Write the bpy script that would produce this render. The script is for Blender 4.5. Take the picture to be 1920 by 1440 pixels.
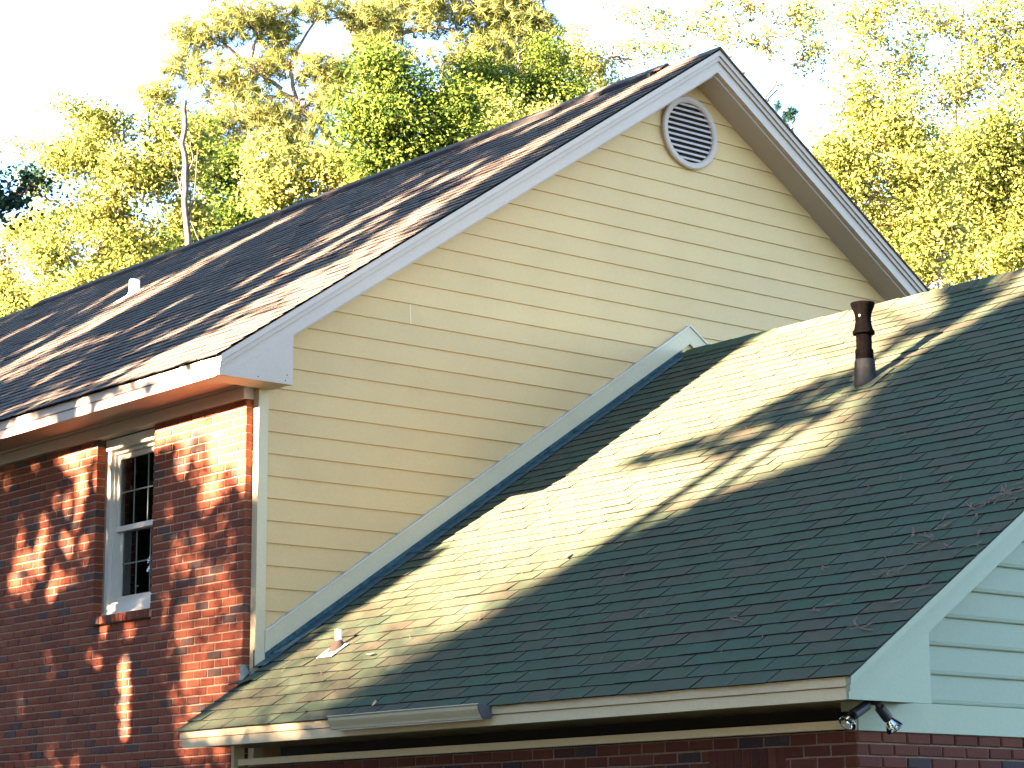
import bpy, math, random
import numpy as np
from mathutils import Matrix, Vector

scene = bpy.context.scene
for o in list(bpy.data.objects):
    bpy.data.objects.remove(o)
R = math.radians
SC = scene.collection

# ------------------------------------------------------------------ camera
cam_d = bpy.data.cameras.new("camera")
cam = bpy.data.objects.new("camera", cam_d)
SC.objects.link(cam)
cam_d.sensor_width = 36.0
cam_d.lens = 82.22
cam_d.clip_start = 0.1
cam_d.clip_end = 2000.0
_r = (0.6364856, 0.7712676, -0.0056936)
_u = (0.1564927, -0.1219095, 0.9801266)
_f = (-0.7552457, 0.6247275, 0.1982914)
cam.matrix_world = Matrix(((_r[0], _u[0], -_f[0], 15.274),
                           (_r[1], _u[1], -_f[1], -10.1167),
                           (_r[2], _u[2], -_f[2], 1.6305),
                           (0, 0, 0, 1)))
scene.camera = cam

# ------------------------------------------------------------------ light
SUN_EL, SUN_ROT = R(13.75), R(190.35)
SUN_FROM = Vector((math.sin(SUN_ROT) * math.cos(SUN_EL), math.cos(SUN_ROT) * math.cos(SUN_EL), math.sin(SUN_EL)))
world = bpy.data.worlds.new("World")
scene.world = world
world.use_nodes = True
wn = world.node_tree
wn.nodes.clear()
sky = wn.nodes.new("ShaderNodeTexSky")
sky.sky_type = 'NISHITA'
sky.sun_disc = False
sky.sun_elevation = SUN_EL
sky.sun_rotation = SUN_ROT
sky.air_density = 0.5
sky.dust_density = 0.2
sky.ozone_density = 1.0
bg = wn.nodes.new("ShaderNodeBackground")
bg.inputs['Strength'].default_value = 0.05
wo = wn.nodes.new("ShaderNodeOutputWorld")
wn.links.new(sky.outputs[0], bg.inputs[0])
wn.links.new(bg.outputs[0], wo.inputs[0])

sun_d = bpy.data.lights.new("sun", 'SUN')
sun_d.energy = 5.0
sun_d.angle = R(0.53)
sun_d.color = (1.0, 0.72, 0.54)
sun = bpy.data.objects.new("sun", sun_d)
SC.objects.link(sun)
sun.location = SUN_FROM * 60
sun.rotation_euler = SUN_FROM.to_track_quat('Z', 'Y').to_euler()

scene.view_settings.view_transform = 'Standard'
scene.view_settings.look = 'None'
scene.view_settings.gamma = 1.0
scene.view_settings.use_curve_mapping = False
scene.view_settings.exposure = 5.1

# ------------------------------------------------------------------ materials
def new_mat(name):
    m = bpy.data.materials.new(name)
    m.use_nodes = True
    nt = m.node_tree
    nt.nodes.clear()
    out = nt.nodes.new("ShaderNodeOutputMaterial")
    b = nt.nodes.new("ShaderNodeBsdfPrincipled")
    nt.links.new(b.outputs[0], out.inputs[0])
    return m, nt, b, out

def pos_node(nt, scale=(1, 1, 1)):
    g = nt.nodes.new("ShaderNodeNewGeometry")
    mp = nt.nodes.new("ShaderNodeMapping")
    mp.inputs['Scale'].default_value = scale
    nt.links.new(g.outputs['Position'], mp.inputs[0])
    return mp.outputs[0], g

def noise(nt, vec, scale, detail=3.0, rough=0.55):
    n = nt.nodes.new("ShaderNodeTexNoise")
    n.inputs['Scale'].default_value = scale
    n.inputs['Detail'].default_value = detail
    n.inputs['Roughness'].default_value = rough
    nt.links.new(vec, n.inputs['Vector'])
    return n.outputs['Fac']

def ramp(nt, fac, stops, interp='LINEAR'):
    r = nt.nodes.new("ShaderNodeValToRGB")
    r.color_ramp.interpolation = interp
    e = r.color_ramp.elements
    while len(e) < len(stops):
        e.new(0.5)
    for k, (p, c) in enumerate(stops):
        e[k].position = p
        e[k].color = (c[0], c[1], c[2], 1) if not isinstance(c, float) else (c, c, c, 1)
    nt.links.new(fac, r.inputs[0])
    return r.outputs[0]

def mix(nt, fac, a, b, mode='MIX'):
    m = nt.nodes.new("ShaderNodeMix")
    m.data_type = 'RGBA'
    m.blend_type = mode
    for s, v in ((m.inputs[0], fac), (m.inputs[6], a), (m.inputs[7], b)):
        if hasattr(v, 'links'):
            nt.links.new(v, s)
        elif isinstance(v, (int, float)):
            s.default_value = v
        else:
            s.default_value = (v[0], v[1], v[2], 1)
    return m.outputs[2]

def bump(nt, b, height, strength=0.3, dist=0.01):
    n = nt.nodes.new("ShaderNodeBump")
    n.inputs['Strength'].default_value = strength
    n.inputs['Distance'].default_value = dist
    nt.links.new(height, n.inputs['Height'])
    nt.links.new(n.outputs[0], b.inputs['Normal'])

def piece_random(nt):
    """0..1, different for every separate piece, whether an object of its own or an island of a joined mesh"""
    g = nt.nodes.new("ShaderNodeNewGeometry")
    oi = nt.nodes.new("ShaderNodeObjectInfo")
    a = nt.nodes.new("ShaderNodeMath"); a.operation = 'MULTIPLY'; a.inputs[1].default_value = 7.31
    nt.links.new(g.outputs['Random Per Island'], a.inputs[0])
    c = nt.nodes.new("ShaderNodeMath"); c.operation = 'ADD'
    nt.links.new(a.outputs[0], c.inputs[0]); nt.links.new(oi.outputs['Random'], c.inputs[1])
    f = nt.nodes.new("ShaderNodeMath"); f.operation = 'FRACT'
    nt.links.new(c.outputs[0], f.inputs[0])
    return f.outputs[0]

def paint(name, col, rough=0.55, var=0.06, dirt=(0.5, 0.45, 0.35), dirt_amt=0.12):
    m, nt, b, out = new_mat(name)
    v, _ = pos_node(nt)
    big = noise(nt, v, 1.7, 4)
    fine = noise(nt, v, 55, 3)
    pr = piece_random(nt)
    c1 = mix(nt, ramp(nt, pr, [(0, (0, 0, 0)), (1, (1, 1, 1))]), [k * (1 - var) for k in col], [min(1, k * (1 + var)) for k in col])
    st = ramp(nt, big, [(0.45, (0, 0, 0)), (0.75, (dirt_amt,) * 3)])
    c2 = mix(nt, st, c1, [k * d for k, d in zip(col, dirt)])
    c3 = mix(nt, ramp(nt, fine, [(0.35, (0.93,) * 3), (0.65, (1.0,) * 3)]), (0, 0, 0), c2, 'MIX')
    nt.links.new(c3, b.inputs['Base Color'])
    b.inputs['Roughness'].default_value = rough
    b.inputs['Specular IOR Level'].default_value = 0.25
    bump(nt, b, fine, 0.08, 0.003)
    return m

M = {}
M['trim'] = paint('almond_trim_paint', (0.365, 0.290, 0.218))
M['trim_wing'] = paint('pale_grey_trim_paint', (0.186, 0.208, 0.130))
M['cream'] = paint('cream_trim_paint', (0.43, 0.355, 0.205))
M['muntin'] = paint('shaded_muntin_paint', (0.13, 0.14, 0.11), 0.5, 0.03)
M['siding'] = paint('yellow_siding_paint', (0.435, 0.292, 0.120), 0.6, 0.025)
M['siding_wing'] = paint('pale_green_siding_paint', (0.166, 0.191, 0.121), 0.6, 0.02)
M['caulk'] = paint('caulk', (0.60, 0.46, 0.27), 0.5, 0.02)
M['white'] = paint('white_window_paint', (0.46, 0.43, 0.34), 0.4, 0.03)
M['pvc'] = paint('white_pipe', (0.78, 0.76, 0.72), 0.4, 0.02)
M['gutter'] = paint('gutter_paint', (0.36, 0.315, 0.185), 0.65, 0.03)
M['gutter_end'] = paint('grey_gutter_metal', (0.06, 0.055, 0.05), 0.6, 0.03)
M['louver'] = paint('louver_paint', (0.42, 0.35, 0.30), 0.5, 0.04)
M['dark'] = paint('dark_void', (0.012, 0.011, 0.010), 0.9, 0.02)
M['bracket'] = paint('black_plastic', (0.012, 0.012, 0.012), 0.45, 0.02)

def mat_brick(name='red_brick', dim=1.0):
    m, nt, b, out = new_mat(name)
    b.inputs['Specular IOR Level'].default_value = 0.12
    v, _ = pos_node(nt)
    pr = piece_random(nt)
    base = ramp(nt, pr, [(0.0, (0.132, 0.029, 0.012)), (0.22, (0.169, 0.042, 0.017)), (0.42, (0.109, 0.024, 0.011)),
                         (0.62, (0.148, 0.035, 0.015)), (0.78, (0.180, 0.053, 0.022)), (0.86, (0.082, 0.023, 0.013)),
                         (0.93, (0.033, 0.029, 0.026)), (1.0, (0.047, 0.039, 0.033))])
    n1 = noise(nt, v, 38, 4, 0.65)
    n2 = noise(nt, v, 11, 3)
    c = mix(nt, ramp(nt, n1, [(0.3, (0.0,) * 3), (0.75, (0.55,) * 3)]), base, (0.13, 0.042, 0.022))
    c = mix(nt, ramp(nt, n2, [(0.58, (0.0,) * 3), (0.8, (0.35,) * 3)]), c, (0.24, 0.09, 0.045))
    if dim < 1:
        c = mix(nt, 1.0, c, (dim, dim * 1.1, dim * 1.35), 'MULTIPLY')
    nt.links.new(c, b.inputs['Base Color'])
    b.inputs['Roughness'].default_value = 0.85
    bump(nt, b, n1, 0.5, 0.006)
    return m
M['brick'] = mat_brick()
M['brick_wing'] = mat_brick('dark_brick', 0.42)  # same brick colours, multiplied darker and greyer for the wing

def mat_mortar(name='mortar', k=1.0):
    m, nt, b, out = new_mat(name)
    b.inputs['Specular IOR Level'].default_value = 0.12
    v, _ = pos_node(nt)
    n1 = noise(nt, v, 60, 4, 0.7)
    n2 = noise(nt, v, 3, 3)
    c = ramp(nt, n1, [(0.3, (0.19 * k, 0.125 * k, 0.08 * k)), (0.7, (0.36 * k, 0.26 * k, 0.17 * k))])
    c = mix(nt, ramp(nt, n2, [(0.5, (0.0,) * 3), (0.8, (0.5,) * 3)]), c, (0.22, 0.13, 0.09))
    nt.links.new(c, b.inputs['Base Color'])
    b.inputs['Roughness'].default_value = 0.95
    bump(nt, b, n1, 0.6, 0.006)
    return m
M['mortar'] = mat_mortar()
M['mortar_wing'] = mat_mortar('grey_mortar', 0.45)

def mat_shingle(name, stops, stain):
    m, nt, b, out = new_mat(name)
    v, _ = pos_node(nt)
    pr = piece_random(nt)
    base = ramp(nt, pr, stops)
    gran = noise(nt, v, 120, 2, 0.8)
    mid = noise(nt, v, 16, 6, 0.75)
    big = noise(nt, v, 0.9, 3)
    c = mix(nt, ramp(nt, gran, [(0.35, (0.0,) * 3), (0.7, (0.75,) * 3)]), base, (0.084, 0.082, 0.066))
    c = mix(nt, ramp(nt, mid, [(0.42, (0.0,) * 3), (0.68, (0.75,) * 3)]), c, stain)
    c = mix(nt, ramp(nt, big, [(0.4, (0.0,) * 3), (0.75, (0.35,) * 3)]), c, stain)
    nt.links.new(c, b.inputs['Base Color'])
    b.inputs['Roughness'].default_value = 0.95
    b.inputs['Specular IOR Level'].default_value = 0.05
    bump(nt, b, gran, 0.6, 0.004)
    return m
M['shingle'] = mat_shingle('green_grey_shingle', [(0.0, (0.026, 0.063, 0.030)), (0.3, (0.034, 0.073, 0.034)), (0.5, (0.053, 0.056, 0.030)),
                                                  (0.7, (0.026, 0.068, 0.034)), (0.88, (0.064, 0.056, 0.031)), (1.0, (0.040, 0.078, 0.039))], (0.060, 0.051, 0.027))
M['shingle_main'] = mat_shingle('weathered_shingle', [(0.0, (0.045, 0.055, 0.044)), (0.4, (0.060, 0.060, 0.046)), (0.7, (0.079, 0.058, 0.042)), (1.0, (0.049, 0.057, 0.046))], (0.100, 0.065, 0.044))

def plain(name, col, rough=0.6, metal=0.0, nscale=25, nvar=0.25):
    m, nt, b, out = new_mat(name)
    v, _ = pos_node(nt)
    n = noise(nt, v, nscale, 4)
    c = mix(nt, ramp(nt, n, [(0.3, (0.0,) * 3), (0.7, (1.0,) * 3)]), [k * (1 - nvar) for k in col], [k * (1 + nvar) for k in col])
    nt.links.new(c, b.inputs['Base Color'])
    b.inputs['Roughness'].default_value = rough
    b.inputs['Metallic'].default_value = metal
    b.inputs['Specular IOR Level'].default_value = 0.2
    return m
M['felt'] = plain('black_shingle_edge', (0.014, 0.013, 0.012), 0.95)
M['flash'] = plain('blue_grey_flashing', (0.034, 0.070, 0.074), 0.5, 0.2, 18, 0.45)
M['pale_metal'] = plain('pale_flange_metal', (0.42, 0.42, 0.36), 0.45, 0.2)
M['lead'] = plain('lead_boot', (0.016, 0.016, 0.013), 0.7, 0.0, 14, 0.5)
M['iron'] = plain('rusty_black_iron', (0.0035, 0.0026, 0.0022), 0.85, 0.0, 30, 0.6)
M['iron'].node_tree.nodes['Principled BSDF'].inputs['Specular IOR Level'].default_value = 0.03
M['rubber'] = plain('brown_rubber', (0.055, 0.035, 0.026), 0.7)
M['bark'] = plain('grey_brown_bark', (0.13, 0.095, 0.07), 0.95, 0, 8, 0.5)
M['bark_pale'] = plain('pale_bark', (0.20, 0.155, 0.11), 0.95, 0, 8, 0.4)
M['deadwood'] = plain('dead_grey_wood', (0.085, 0.075, 0.062), 0.95, 0, 9, 0.45)
M['straw'] = plain('pine_straw', (0.15, 0.085, 0.055), 0.9, 0, 30, 0.4)
M['dryleaf'] = plain('dry_leaf', (0.42, 0.25, 0.14), 0.8, 0, 40, 0.3)
M['blind'] = plain('blind_slat', (0.68, 0.72, 0.58), 0.5, 0, 20, 0.1)

def mat_grass():
    m, nt, b, out = new_mat('lawn')
    v, _ = pos_node(nt)
    n1 = noise(nt, v, 3, 6, 0.7)
    c = ramp(nt, n1, [(0.3, (0.020, 0.026, 0.010)), (0.55, (0.034, 0.042, 0.014)), (0.75, (0.055, 0.045, 0.025))])
    nt.links.new(c, b.inputs['Base Color'])
    b.inputs['Roughness'].default_value = 0.95
    return m
M['grass'] = mat_grass()

def mat_glass(name, tint, rough=0.0):
    m, nt, b, out = new_mat(name)
    nt.nodes.remove(b)
    tr = nt.nodes.new("ShaderNodeBsdfTransparent"); tr.inputs[0].default_value = (*tint, 1)
    gl = nt.nodes.new("ShaderNodeBsdfGlossy"); gl.inputs['Roughness'].default_value = rough
    fr = nt.nodes.new("ShaderNodeFresnel"); fr.inputs[0].default_value = 1.65
    mx = nt.nodes.new("ShaderNodeMixShader")
    nt.links.new(fr.outputs[0], mx.inputs[0]); nt.links.new(tr.outputs[0], mx.inputs[1]); nt.links.new(gl.outputs[0], mx.inputs[2])
    nt.links.new(mx.outputs[0], out.inputs[0])
    return m
M['glass'] = mat_glass('window_glass', (0.80, 0.86, 0.82))
M['bulb'] = mat_glass('bulb_glass', (0.86, 0.88, 0.84), 0.05)
def mat_mirror():
    m, nt, b, out = new_mat('bulb_reflector')
    b.inputs['Base Color'].default_value = (0.7, 0.7, 0.66, 1); b.inputs['Metallic'].default_value = 1.0; b.inputs['Roughness'].default_value = 0.05
    return m
M['mirror'] = mat_mirror()

def mat_leaf(name, lo, hi, trans=0.4):
    """lo..hi by a per-leaf tone"""
    m, nt, b, out = new_mat(name)
    nt.nodes.remove(b)
    at = nt.nodes.new("ShaderNodeAttribute"); at.attribute_name = 'tone'
    c = mix(nt, at.outputs['Fac'], lo, hi)
    d = nt.nodes.new("ShaderNodeBsdfDiffuse"); t = nt.nodes.new("ShaderNodeBsdfTranslucent")
    nt.links.new(c, d.inputs[0]); nt.links.new(c, t.inputs[0])
    mx = nt.nodes.new("ShaderNodeMixShader"); mx.inputs[0].default_value = trans
    nt.links.new(d.outputs[0], mx.inputs[1]); nt.links.new(t.outputs[0], mx.inputs[2])
    nt.links.new(mx.outputs[0], out.inputs[0])
    return m

# ------------------------------------------------------------------ mesh builder
class MB:
    def __init__(s):
        s.v, s.f, s.mi = [], [], []
    def add(s, vs, fs, mi=0):
        o = len(s.v)
        s.v.extend([tuple(map(float, q)) for q in vs])
        s.f.extend([tuple(i + o for i in f) for f in fs])
        s.mi.extend([mi] * len(fs))
        return s
    def box(s, x0, x1, y0, y1, z0, z1, mi=0):
        v = [(x0, y0, z0), (x1, y0, z0), (x1, y1, z0), (x0, y1, z0), (x0, y0, z1), (x1, y0, z1), (x1, y1, z1), (x0, y1, z1)]
        return s.add(v, [(0, 3, 2, 1), (4, 5, 6, 7), (0, 1, 5, 4), (1, 2, 6, 5), (2, 3, 7, 6), (3, 0, 4, 7)], mi)
    def prism(s, poly, axis, a, b, mi=0):
        """poly: 2-D outline in the two other axes; extruded from a to b along axis"""
        n = len(poly)
        def P(q, t):
            return {'x': (t, q[0], q[1]), 'y': (q[0], t, q[1]), 'z': (q[0], q[1], t)}[axis]
        v = [P(q, a) for q in poly] + [P(q, b) for q in poly]
        fs = [tuple(range(n))[::-1], tuple(range(n, 2 * n))] + [(i, (i + 1) % n, n + (i + 1) % n, n + i) for i in range(n)]
        return s.add(v, fs, mi)
    def hexa(s, v8, mi=0):
        return s.add(v8, [(0, 3, 2, 1), (4, 5, 6, 7), (0, 1, 5, 4), (1, 2, 6, 5), (2, 3, 7, 6), (3, 0, 4, 7)], mi)
    def tube(s, pts, rad, n=7, mi=0, caps=True):
        pts = [Vector(q) for q in pts]
        if not hasattr(rad, '__len__'):
            rad = [rad] * len(pts)
        rings = []
        ref = None
        for i, q in enumerate(pts):
            d = (pts[min(i + 1, len(pts) - 1)] - pts[max(i - 1, 0)]).normalized()
            if ref is None:
                ref = d.orthogonal().normalized()
            ref = (ref - d * ref.dot(d)).normalized()
            w = d.cross(ref)
            rings.append([q + (ref * math.cos(2 * math.pi * k / n) + w * math.sin(2 * math.pi * k / n)) * rad[i] for k in range(n)])
        v = [q for r in rings for q in r]
        fs = []
        for i in range(len(rings) - 1):
            for k in range(n):
                fs.append((i * n + k, i * n + (k + 1) % n, (i + 1) * n + (k + 1) % n, (i + 1) * n + k))
        if caps:
            fs.append(tuple(range(n))[::-1])
            fs.append(tuple(range((len(rings) - 1) * n, len(rings) * n)))
        return s.add(v, fs, mi)
    def lathe(s, prof, c, n=24, mi=0, axis=Vector((0, 0, 1))):
        """prof: (radius, distance along axis)"""
        a = axis.normalized(); e = a.orthogonal().normalized(); w = a.cross(e); c = Vector(c)
        v = [c + a * h + (e * math.cos(2 * math.pi * k / n) + w * math.sin(2 * math.pi * k / n)) * r for r, h in prof for k in range(n)]
        fs = [(i * n + k, i * n + (k + 1) % n, (i + 1) * n + (k + 1) % n, (i + 1) * n + k) for i in range(len(prof) - 1) for k in range(n)]
        return s.add(v, fs, mi)
    def mesh(s, name, mats, smooth=False):
        me = bpy.data.meshes.new(name)
        me.from_pydata(s.v, [], s.f)
        for m in (mats if isinstance(mats, (list, tuple)) else [mats]):
            me.materials.append(m)
        if any(s.mi):
            me.polygons.foreach_set('material_index', s.mi)
        if smooth:
            me.polygons.foreach_set('use_smooth', [True] * len(me.polygons))
        me.update()
        return me
    def build(s, name, mats, parent=None, smooth=False, label=None, kind=None):
        return link(name, s.mesh(name, mats, smooth), parent, label, kind)

def link(name, me, parent=None, label=None, kind=None):
    o = bpy.data.objects.new(name, me)
    SC.objects.link(o)
    if parent is not None:
        o.parent = parent
        w = world_loc(parent)
        o.location = (-w[0], -w[1], -w[2])     # geometry is given in world coordinates
    if label: o['label'] = label
    if kind: o['kind'] = kind
    return o

def world_loc(o):
    p = Vector(o.location)
    while o.parent is not None:
        o = o.parent
        p = p + Vector(o.location)
    return p

def thing(name, label, cat, loc=(0, 0, 0), group=None):
    o = bpy.data.objects.new(name, None)
    o.empty_display_size = 0.3
    SC.objects.link(o)
    o.location = loc
    o['label'] = label; o['category'] = cat
    if group: o['group'] = group
    return o

# ------------------------------------------------------------------ ground
g = MB()
g.add([(-600, -600, 0), (600, -600, 0), (600, 600, 0), (-600, 600, 0)], [(0, 1, 2, 3)])
g.build('ground', M['grass'], kind='structure')

# ------------------------------------------------------------------ the house
rng = random.Random(7)
YR, ZR, SA = 4.7992, 9.0952, 0.6695           # main ridge, pitch
YE = -0.667                                    # main eave fascia
XR = 0.35                                      # main rake plane
XL = -16.0                                     # far end of the main roof
YB, ZB, SB = 4.5724, 6.1889, 0.66766           # wing ridge, pitch
YEB, ZEB = -0.8484, 2.5696                     # wing eave
XRB = 6.857                                    # wing rake plane
FB = -0.53                                     # wing front wall face
XG = 6.60                                      # wing gable wall face
CAMP = Vector((15.274, -10.117, 1.63))

house = thing('house', 'two storey red brick house with yellow siding gable and shingled lower wing', 'house')

def za(y): return ZR - SA * abs(y - YR)        # main roof surface
def zb(y): return ZB - SB * abs(y - YB)        # wing roof surface

# ---- brick walls -------------------------------------------------------------
BL, BH, JT = 0.203, 0.0677, 0.0095             # module and joint
WX0, WX1 = -2.405, -1.465                      # window opening
WZ0, WZ1 = 3.60, 5.20
front = MB()
FY = -0.158
front.box(XL + 0.4, WX0 - 0.012, FY + 0.007, -0.03, 0, 5.34)
front.box(WX1 + 0.012, -0.074, FY + 0.007, -0.066, 0, 5.34)
front.box(WX0, WX1, FY + 0.007, -0.03, 0, WZ0 - 0.09)
wall_front = front.build('brick_wall', M['mortar'], house, label='red brick front wall of the two storey part with dappled sun')

wingw = MB()
wingw.box(0.47, XG - 0.012, FB + 0.007, FB + 0.2, 0, 2.296)
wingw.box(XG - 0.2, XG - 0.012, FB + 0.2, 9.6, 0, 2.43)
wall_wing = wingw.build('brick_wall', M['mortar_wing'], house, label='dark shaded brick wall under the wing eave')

def brick_mesh(lx, dy, hz, r):
    """a brick centred on its front-bottom-left corner, front face towards -y, edges eased and uneven"""
    j = lambda a: r.uniform(-a, a)
    e = 0.006
    b = MB()
    fr = [(e + j(.002), 0 + j(.0015), e + j(.002)), (lx - e + j(.002), 0 + j(.0015), e + j(.002)), (lx - e + j(.002), 0 + j(.0015), hz - e + j(.002)), (e + j(.002), 0 + j(.0015), hz - e + j(.002))]
    md = [(0 + j(.002), e, 0 + j(.002)), (lx + j(.002), e, 0 + j(.002)), (lx + j(.002), e, hz + j(.002)), (0 + j(.002), e, hz + j(.002))]
    bk = [(q[0], dy, q[2]) for q in md]
    fs = [(0, 1, 2, 3)]
    for i in range(4):
        k = (i + 1) % 4
        fs.append((4 + i, 4 + k, k, i))
        fs.append((8 + i, 8 + k, 4 + k, 4 + i))
    b.add(fr + md + bk, fs)
    return b

variants = {}
for key, lx in (('full', BL - JT), ('half', BL / 2 - JT), ('corner', 0.095)):
    variants[key] = [brick_mesh(lx, 0.088, BH - JT, rng) for _ in range(5)]
vmesh = {(k, w_): [b.mesh('brick', M[w_]) for b in v] for k, v in variants.items() for w_ in ('brick', 'brick_wing')}

items = []                                     # (distance, variant key, index, location, rotz, parent)
def lay(face_y, x_from, x_to, z_top, rows, parent, holes=(), rotz=0.0, plane_x=None, phase=0):
    for r in range(rows):
        z = z_top - (r + 1) * BH + JT / 2
        off = (BL / 2 if (r + phase) % 2 else 0.0)
        x = x_to
        first = True
        while x > x_from:
            L = BL
            key = 'full'
            if first and off:
                L = BL / 2; key = 'half'
            first = False
            a, b = x - L, x
            spans = [(a, b, key)]
            for (h0, h1, hz0, hz1) in holes:
                if z + BH > hz0 + 0.01 and z < hz1 - 0.01 and b > h0 + 0.002 and a < h1 - 0.002:
                    spans = []
                    if a < h0 - 0.03: spans.append((a, h0 + JT / 2, None))
                    if b > h1 + 0.03: spans.append((h1 - JT / 2, b, None))
            for (p, q, k) in spans:
                items.append((p + JT / 2, q - JT / 2, z, k, r, parent, rotz, plane_x, face_y))
            x = a
# main front wall: returns of the corner course show on its right end
lay(FY, XL + 0.4, -0.061, 5.20, 76, wall_front, [(WX0, WX1, WZ0 - 0.005, 5.3)])
lay(FB, 0.475, XG, 2.295, 33, wall_wing, [(5.45, 6.05, 2.03, 2.2281)], phase=1)
# wing gable wall: laid along y
GY0, GY1 = FB + 0.095, 9.5
for r in range(33):
    z = 2.295 - (r + 1) * BH + JT / 2
    y = FB + (0.0 if r % 2 == 0 else 0.095)
    while y < GY1:
        items.append((y + JT / 2, y + BL - JT / 2, z, 'full', r, wall_wing, R(90), XG, None))
        y += BL

def item_pos(it):
    if it[7] is None:
        return Vector((0.5 * (it[0] + it[1]), it[8], it[2]))
    return Vector((it[7], 0.5 * (it[0] + it[1]), it[2]))
VIEW = cam.matrix_world.inverted()
def in_frame(p, m=0.0):
    q = VIEW @ p
    if q.z > -0.1: return False
    k = 82.22 / 18.0
    return abs(q.x / -q.z * k) < 1.0 + m and abs(q.y / -q.z * k) < 0.75 + m
cand = []
for it in items:
    p = item_pos(it)
    vis = in_frame(p, 0.0)
    if it[5] is wall_front and it[7] is None and p.x > -0.75 + (p.z - 2.4) * 1.0 and p.z < 2.9 and False: vis = False
    if it[5] is wall_wing and it[7] is None and p.x > 3.0 and p.z < 2.2: vis = vis and p.z > 2.09
    cand.append((0 if vis else 1, (p - CAMP).length, it))
cand.sort(key=lambda c: (c[0], c[1]))
joined = {wall_front.name: MB(), wall_wing.name: MB()}
single = 0
for vis, dist, it in cand:
    p, q, z, key, r, parent, rotz, px, fy = it
    if key is None:
        L = q - p
        bm = brick_mesh(L, 0.088, BH - JT, rng)
    else:
        idx = rng.randrange(5)
        bm = variants[key][idx]
    jy = rng.uniform(-0.0022, 0.0022)
    loc = Vector((p, fy + jy, z)) if px is None else Vector((px + jy, p, z))
    if vis == 0 and single < 290 and key is not None:
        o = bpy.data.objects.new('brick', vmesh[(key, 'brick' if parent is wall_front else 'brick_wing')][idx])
        SC.objects.link(o)
        o.parent = parent
        o.location = loc
        o.rotation_euler = (0, 0, rotz)
        single += 1
    else:
        mat = Matrix.Rotation(rotz, 3, 'Z')
        joined[parent.name].add([loc + mat @ Vector(v) for v in bm.v], bm.f)
for par in (wall_front, wall_wing):
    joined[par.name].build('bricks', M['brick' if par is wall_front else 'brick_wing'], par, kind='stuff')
# brick ends seen on the corner, and soldier course over the side opening
corner = MB()
for k in range(0):
    pass
sold = MB()
x = 5.45
while x < 6.05:
    b = MB(); b.box(x + 0.004, x + 0.063, FB - 0.001 + rng.uniform(-.002, .002), FB + 0.06, 2.03, 2.224)
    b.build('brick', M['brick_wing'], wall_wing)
    x += 0.0677
# rowlock sill under the window
x = WX0 - 0.03
while x < WX1 + 0.0:
    w = 0.061
    b = MB()
    b.prism([(FY - 0.035, 3.588), (-0.04, 3.60), (-0.04, 3.675), (FY - 0.035, 3.652)], 'x', x + 0.003, x + w)
    b.build('brick', M['brick'], wall_front)
    x += 0.0665
b = MB(); b.box(WX0 - 0.03, WX1 + 0.03, FY - 0.02, -0.04, 3.585, 3.645); b.build('mortar_joint', M['mortar'], wall_front)

# ---- yellow gable wall -------------------------------------------------------
gw = MB()
gw.prism([(-0.02, 0), (2 * YR + 0.02, 0), (2 * YR + 0.02, za(0) - 0.3), (YR, ZR - 0.32), (-0.02, za(0) - 0.3)], 'x', -0.10, -0.030)
gable = gw.build('gable_wall', M['siding'], house, label='yellow lap siding gable wall in the shade')
Z0S, EXS = 6.5507, 0.17780
def siding_piece(y0b, y1b, y0t, y1t, zb_, zt, xf=0.0):
    """one lap board: butt edge out at the bottom, tucked in at the top"""
    b = MB()
    xb, xt, th = xf, xf - 0.014, 0.012
    ZT = zt + 0.012
    b.hexa([(xb - th, y0b, zb_), (xb, y0b, zb_), (xb, y1b, zb_), (xb - th, y1b, zb_), (xt - th, y0t, ZT), (xt, y0t, ZT), (xt, y1t, ZT), (xt - th, y1t, ZT)])
    return b
def soff(z):                                   # half-width of the gable under the soffit at height z
    return max(0.0, (8.845 - z) / SA)
k = -20
JOINTS = {0: 1.42, -3: 1.42}
while True:
    zb_ = Z0S + k * EXS
    zt = zb_ + EXS
    if zb_ > 8.80: break
    hb, ht = soff(zb_), soff(min(zt, 8.845))
    y0b, y1b = max(0.0, YR - hb - 0.02), min(2 * YR, YR + hb + 0.02)
    y0t, y1t = max(0.0, YR - ht - 0.02), min(2 * YR, YR + ht + 0.02)
    if y1t - y0t < 0.05: y0t, y1t = YR - 0.03, YR + 0.03
    js = JOINTS.get(k)
    parts = [(y0b, y1b, y0t, y1t)] if js is None else [(y0b, js - 0.0003, y0t, js - 0.0003), (js + 0.0003, y1b, js + 0.0003, y1t)]
    for q in parts:
        siding_piece(q[0], q[1], q[2], q[3], zb_, zt).build('siding_board', M['siding'], gable)
    if js is not None:
        c = MB(); c.hexa([(-0.008, js - .004, zb_ + .001), (0.0012, js - .004, zb_ + .001), (0.0012, js + .004, zb_ + .001), (-0.008, js + .004, zb_ + .001), (-0.022, js - .004, zt), (-0.0118, js - .004, zt), (-0.0118, js + .004, zt), (-0.022, js + .004, zt)])
        c.build('caulk_joint', M['caulk'], gable)
    k += 1
cb = MB(); cb.box(-0.0605, 0.015, -0.091, -0.001, 0.0, 5.30)
cb.build('corner_board', M['cream'], gable)

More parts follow.
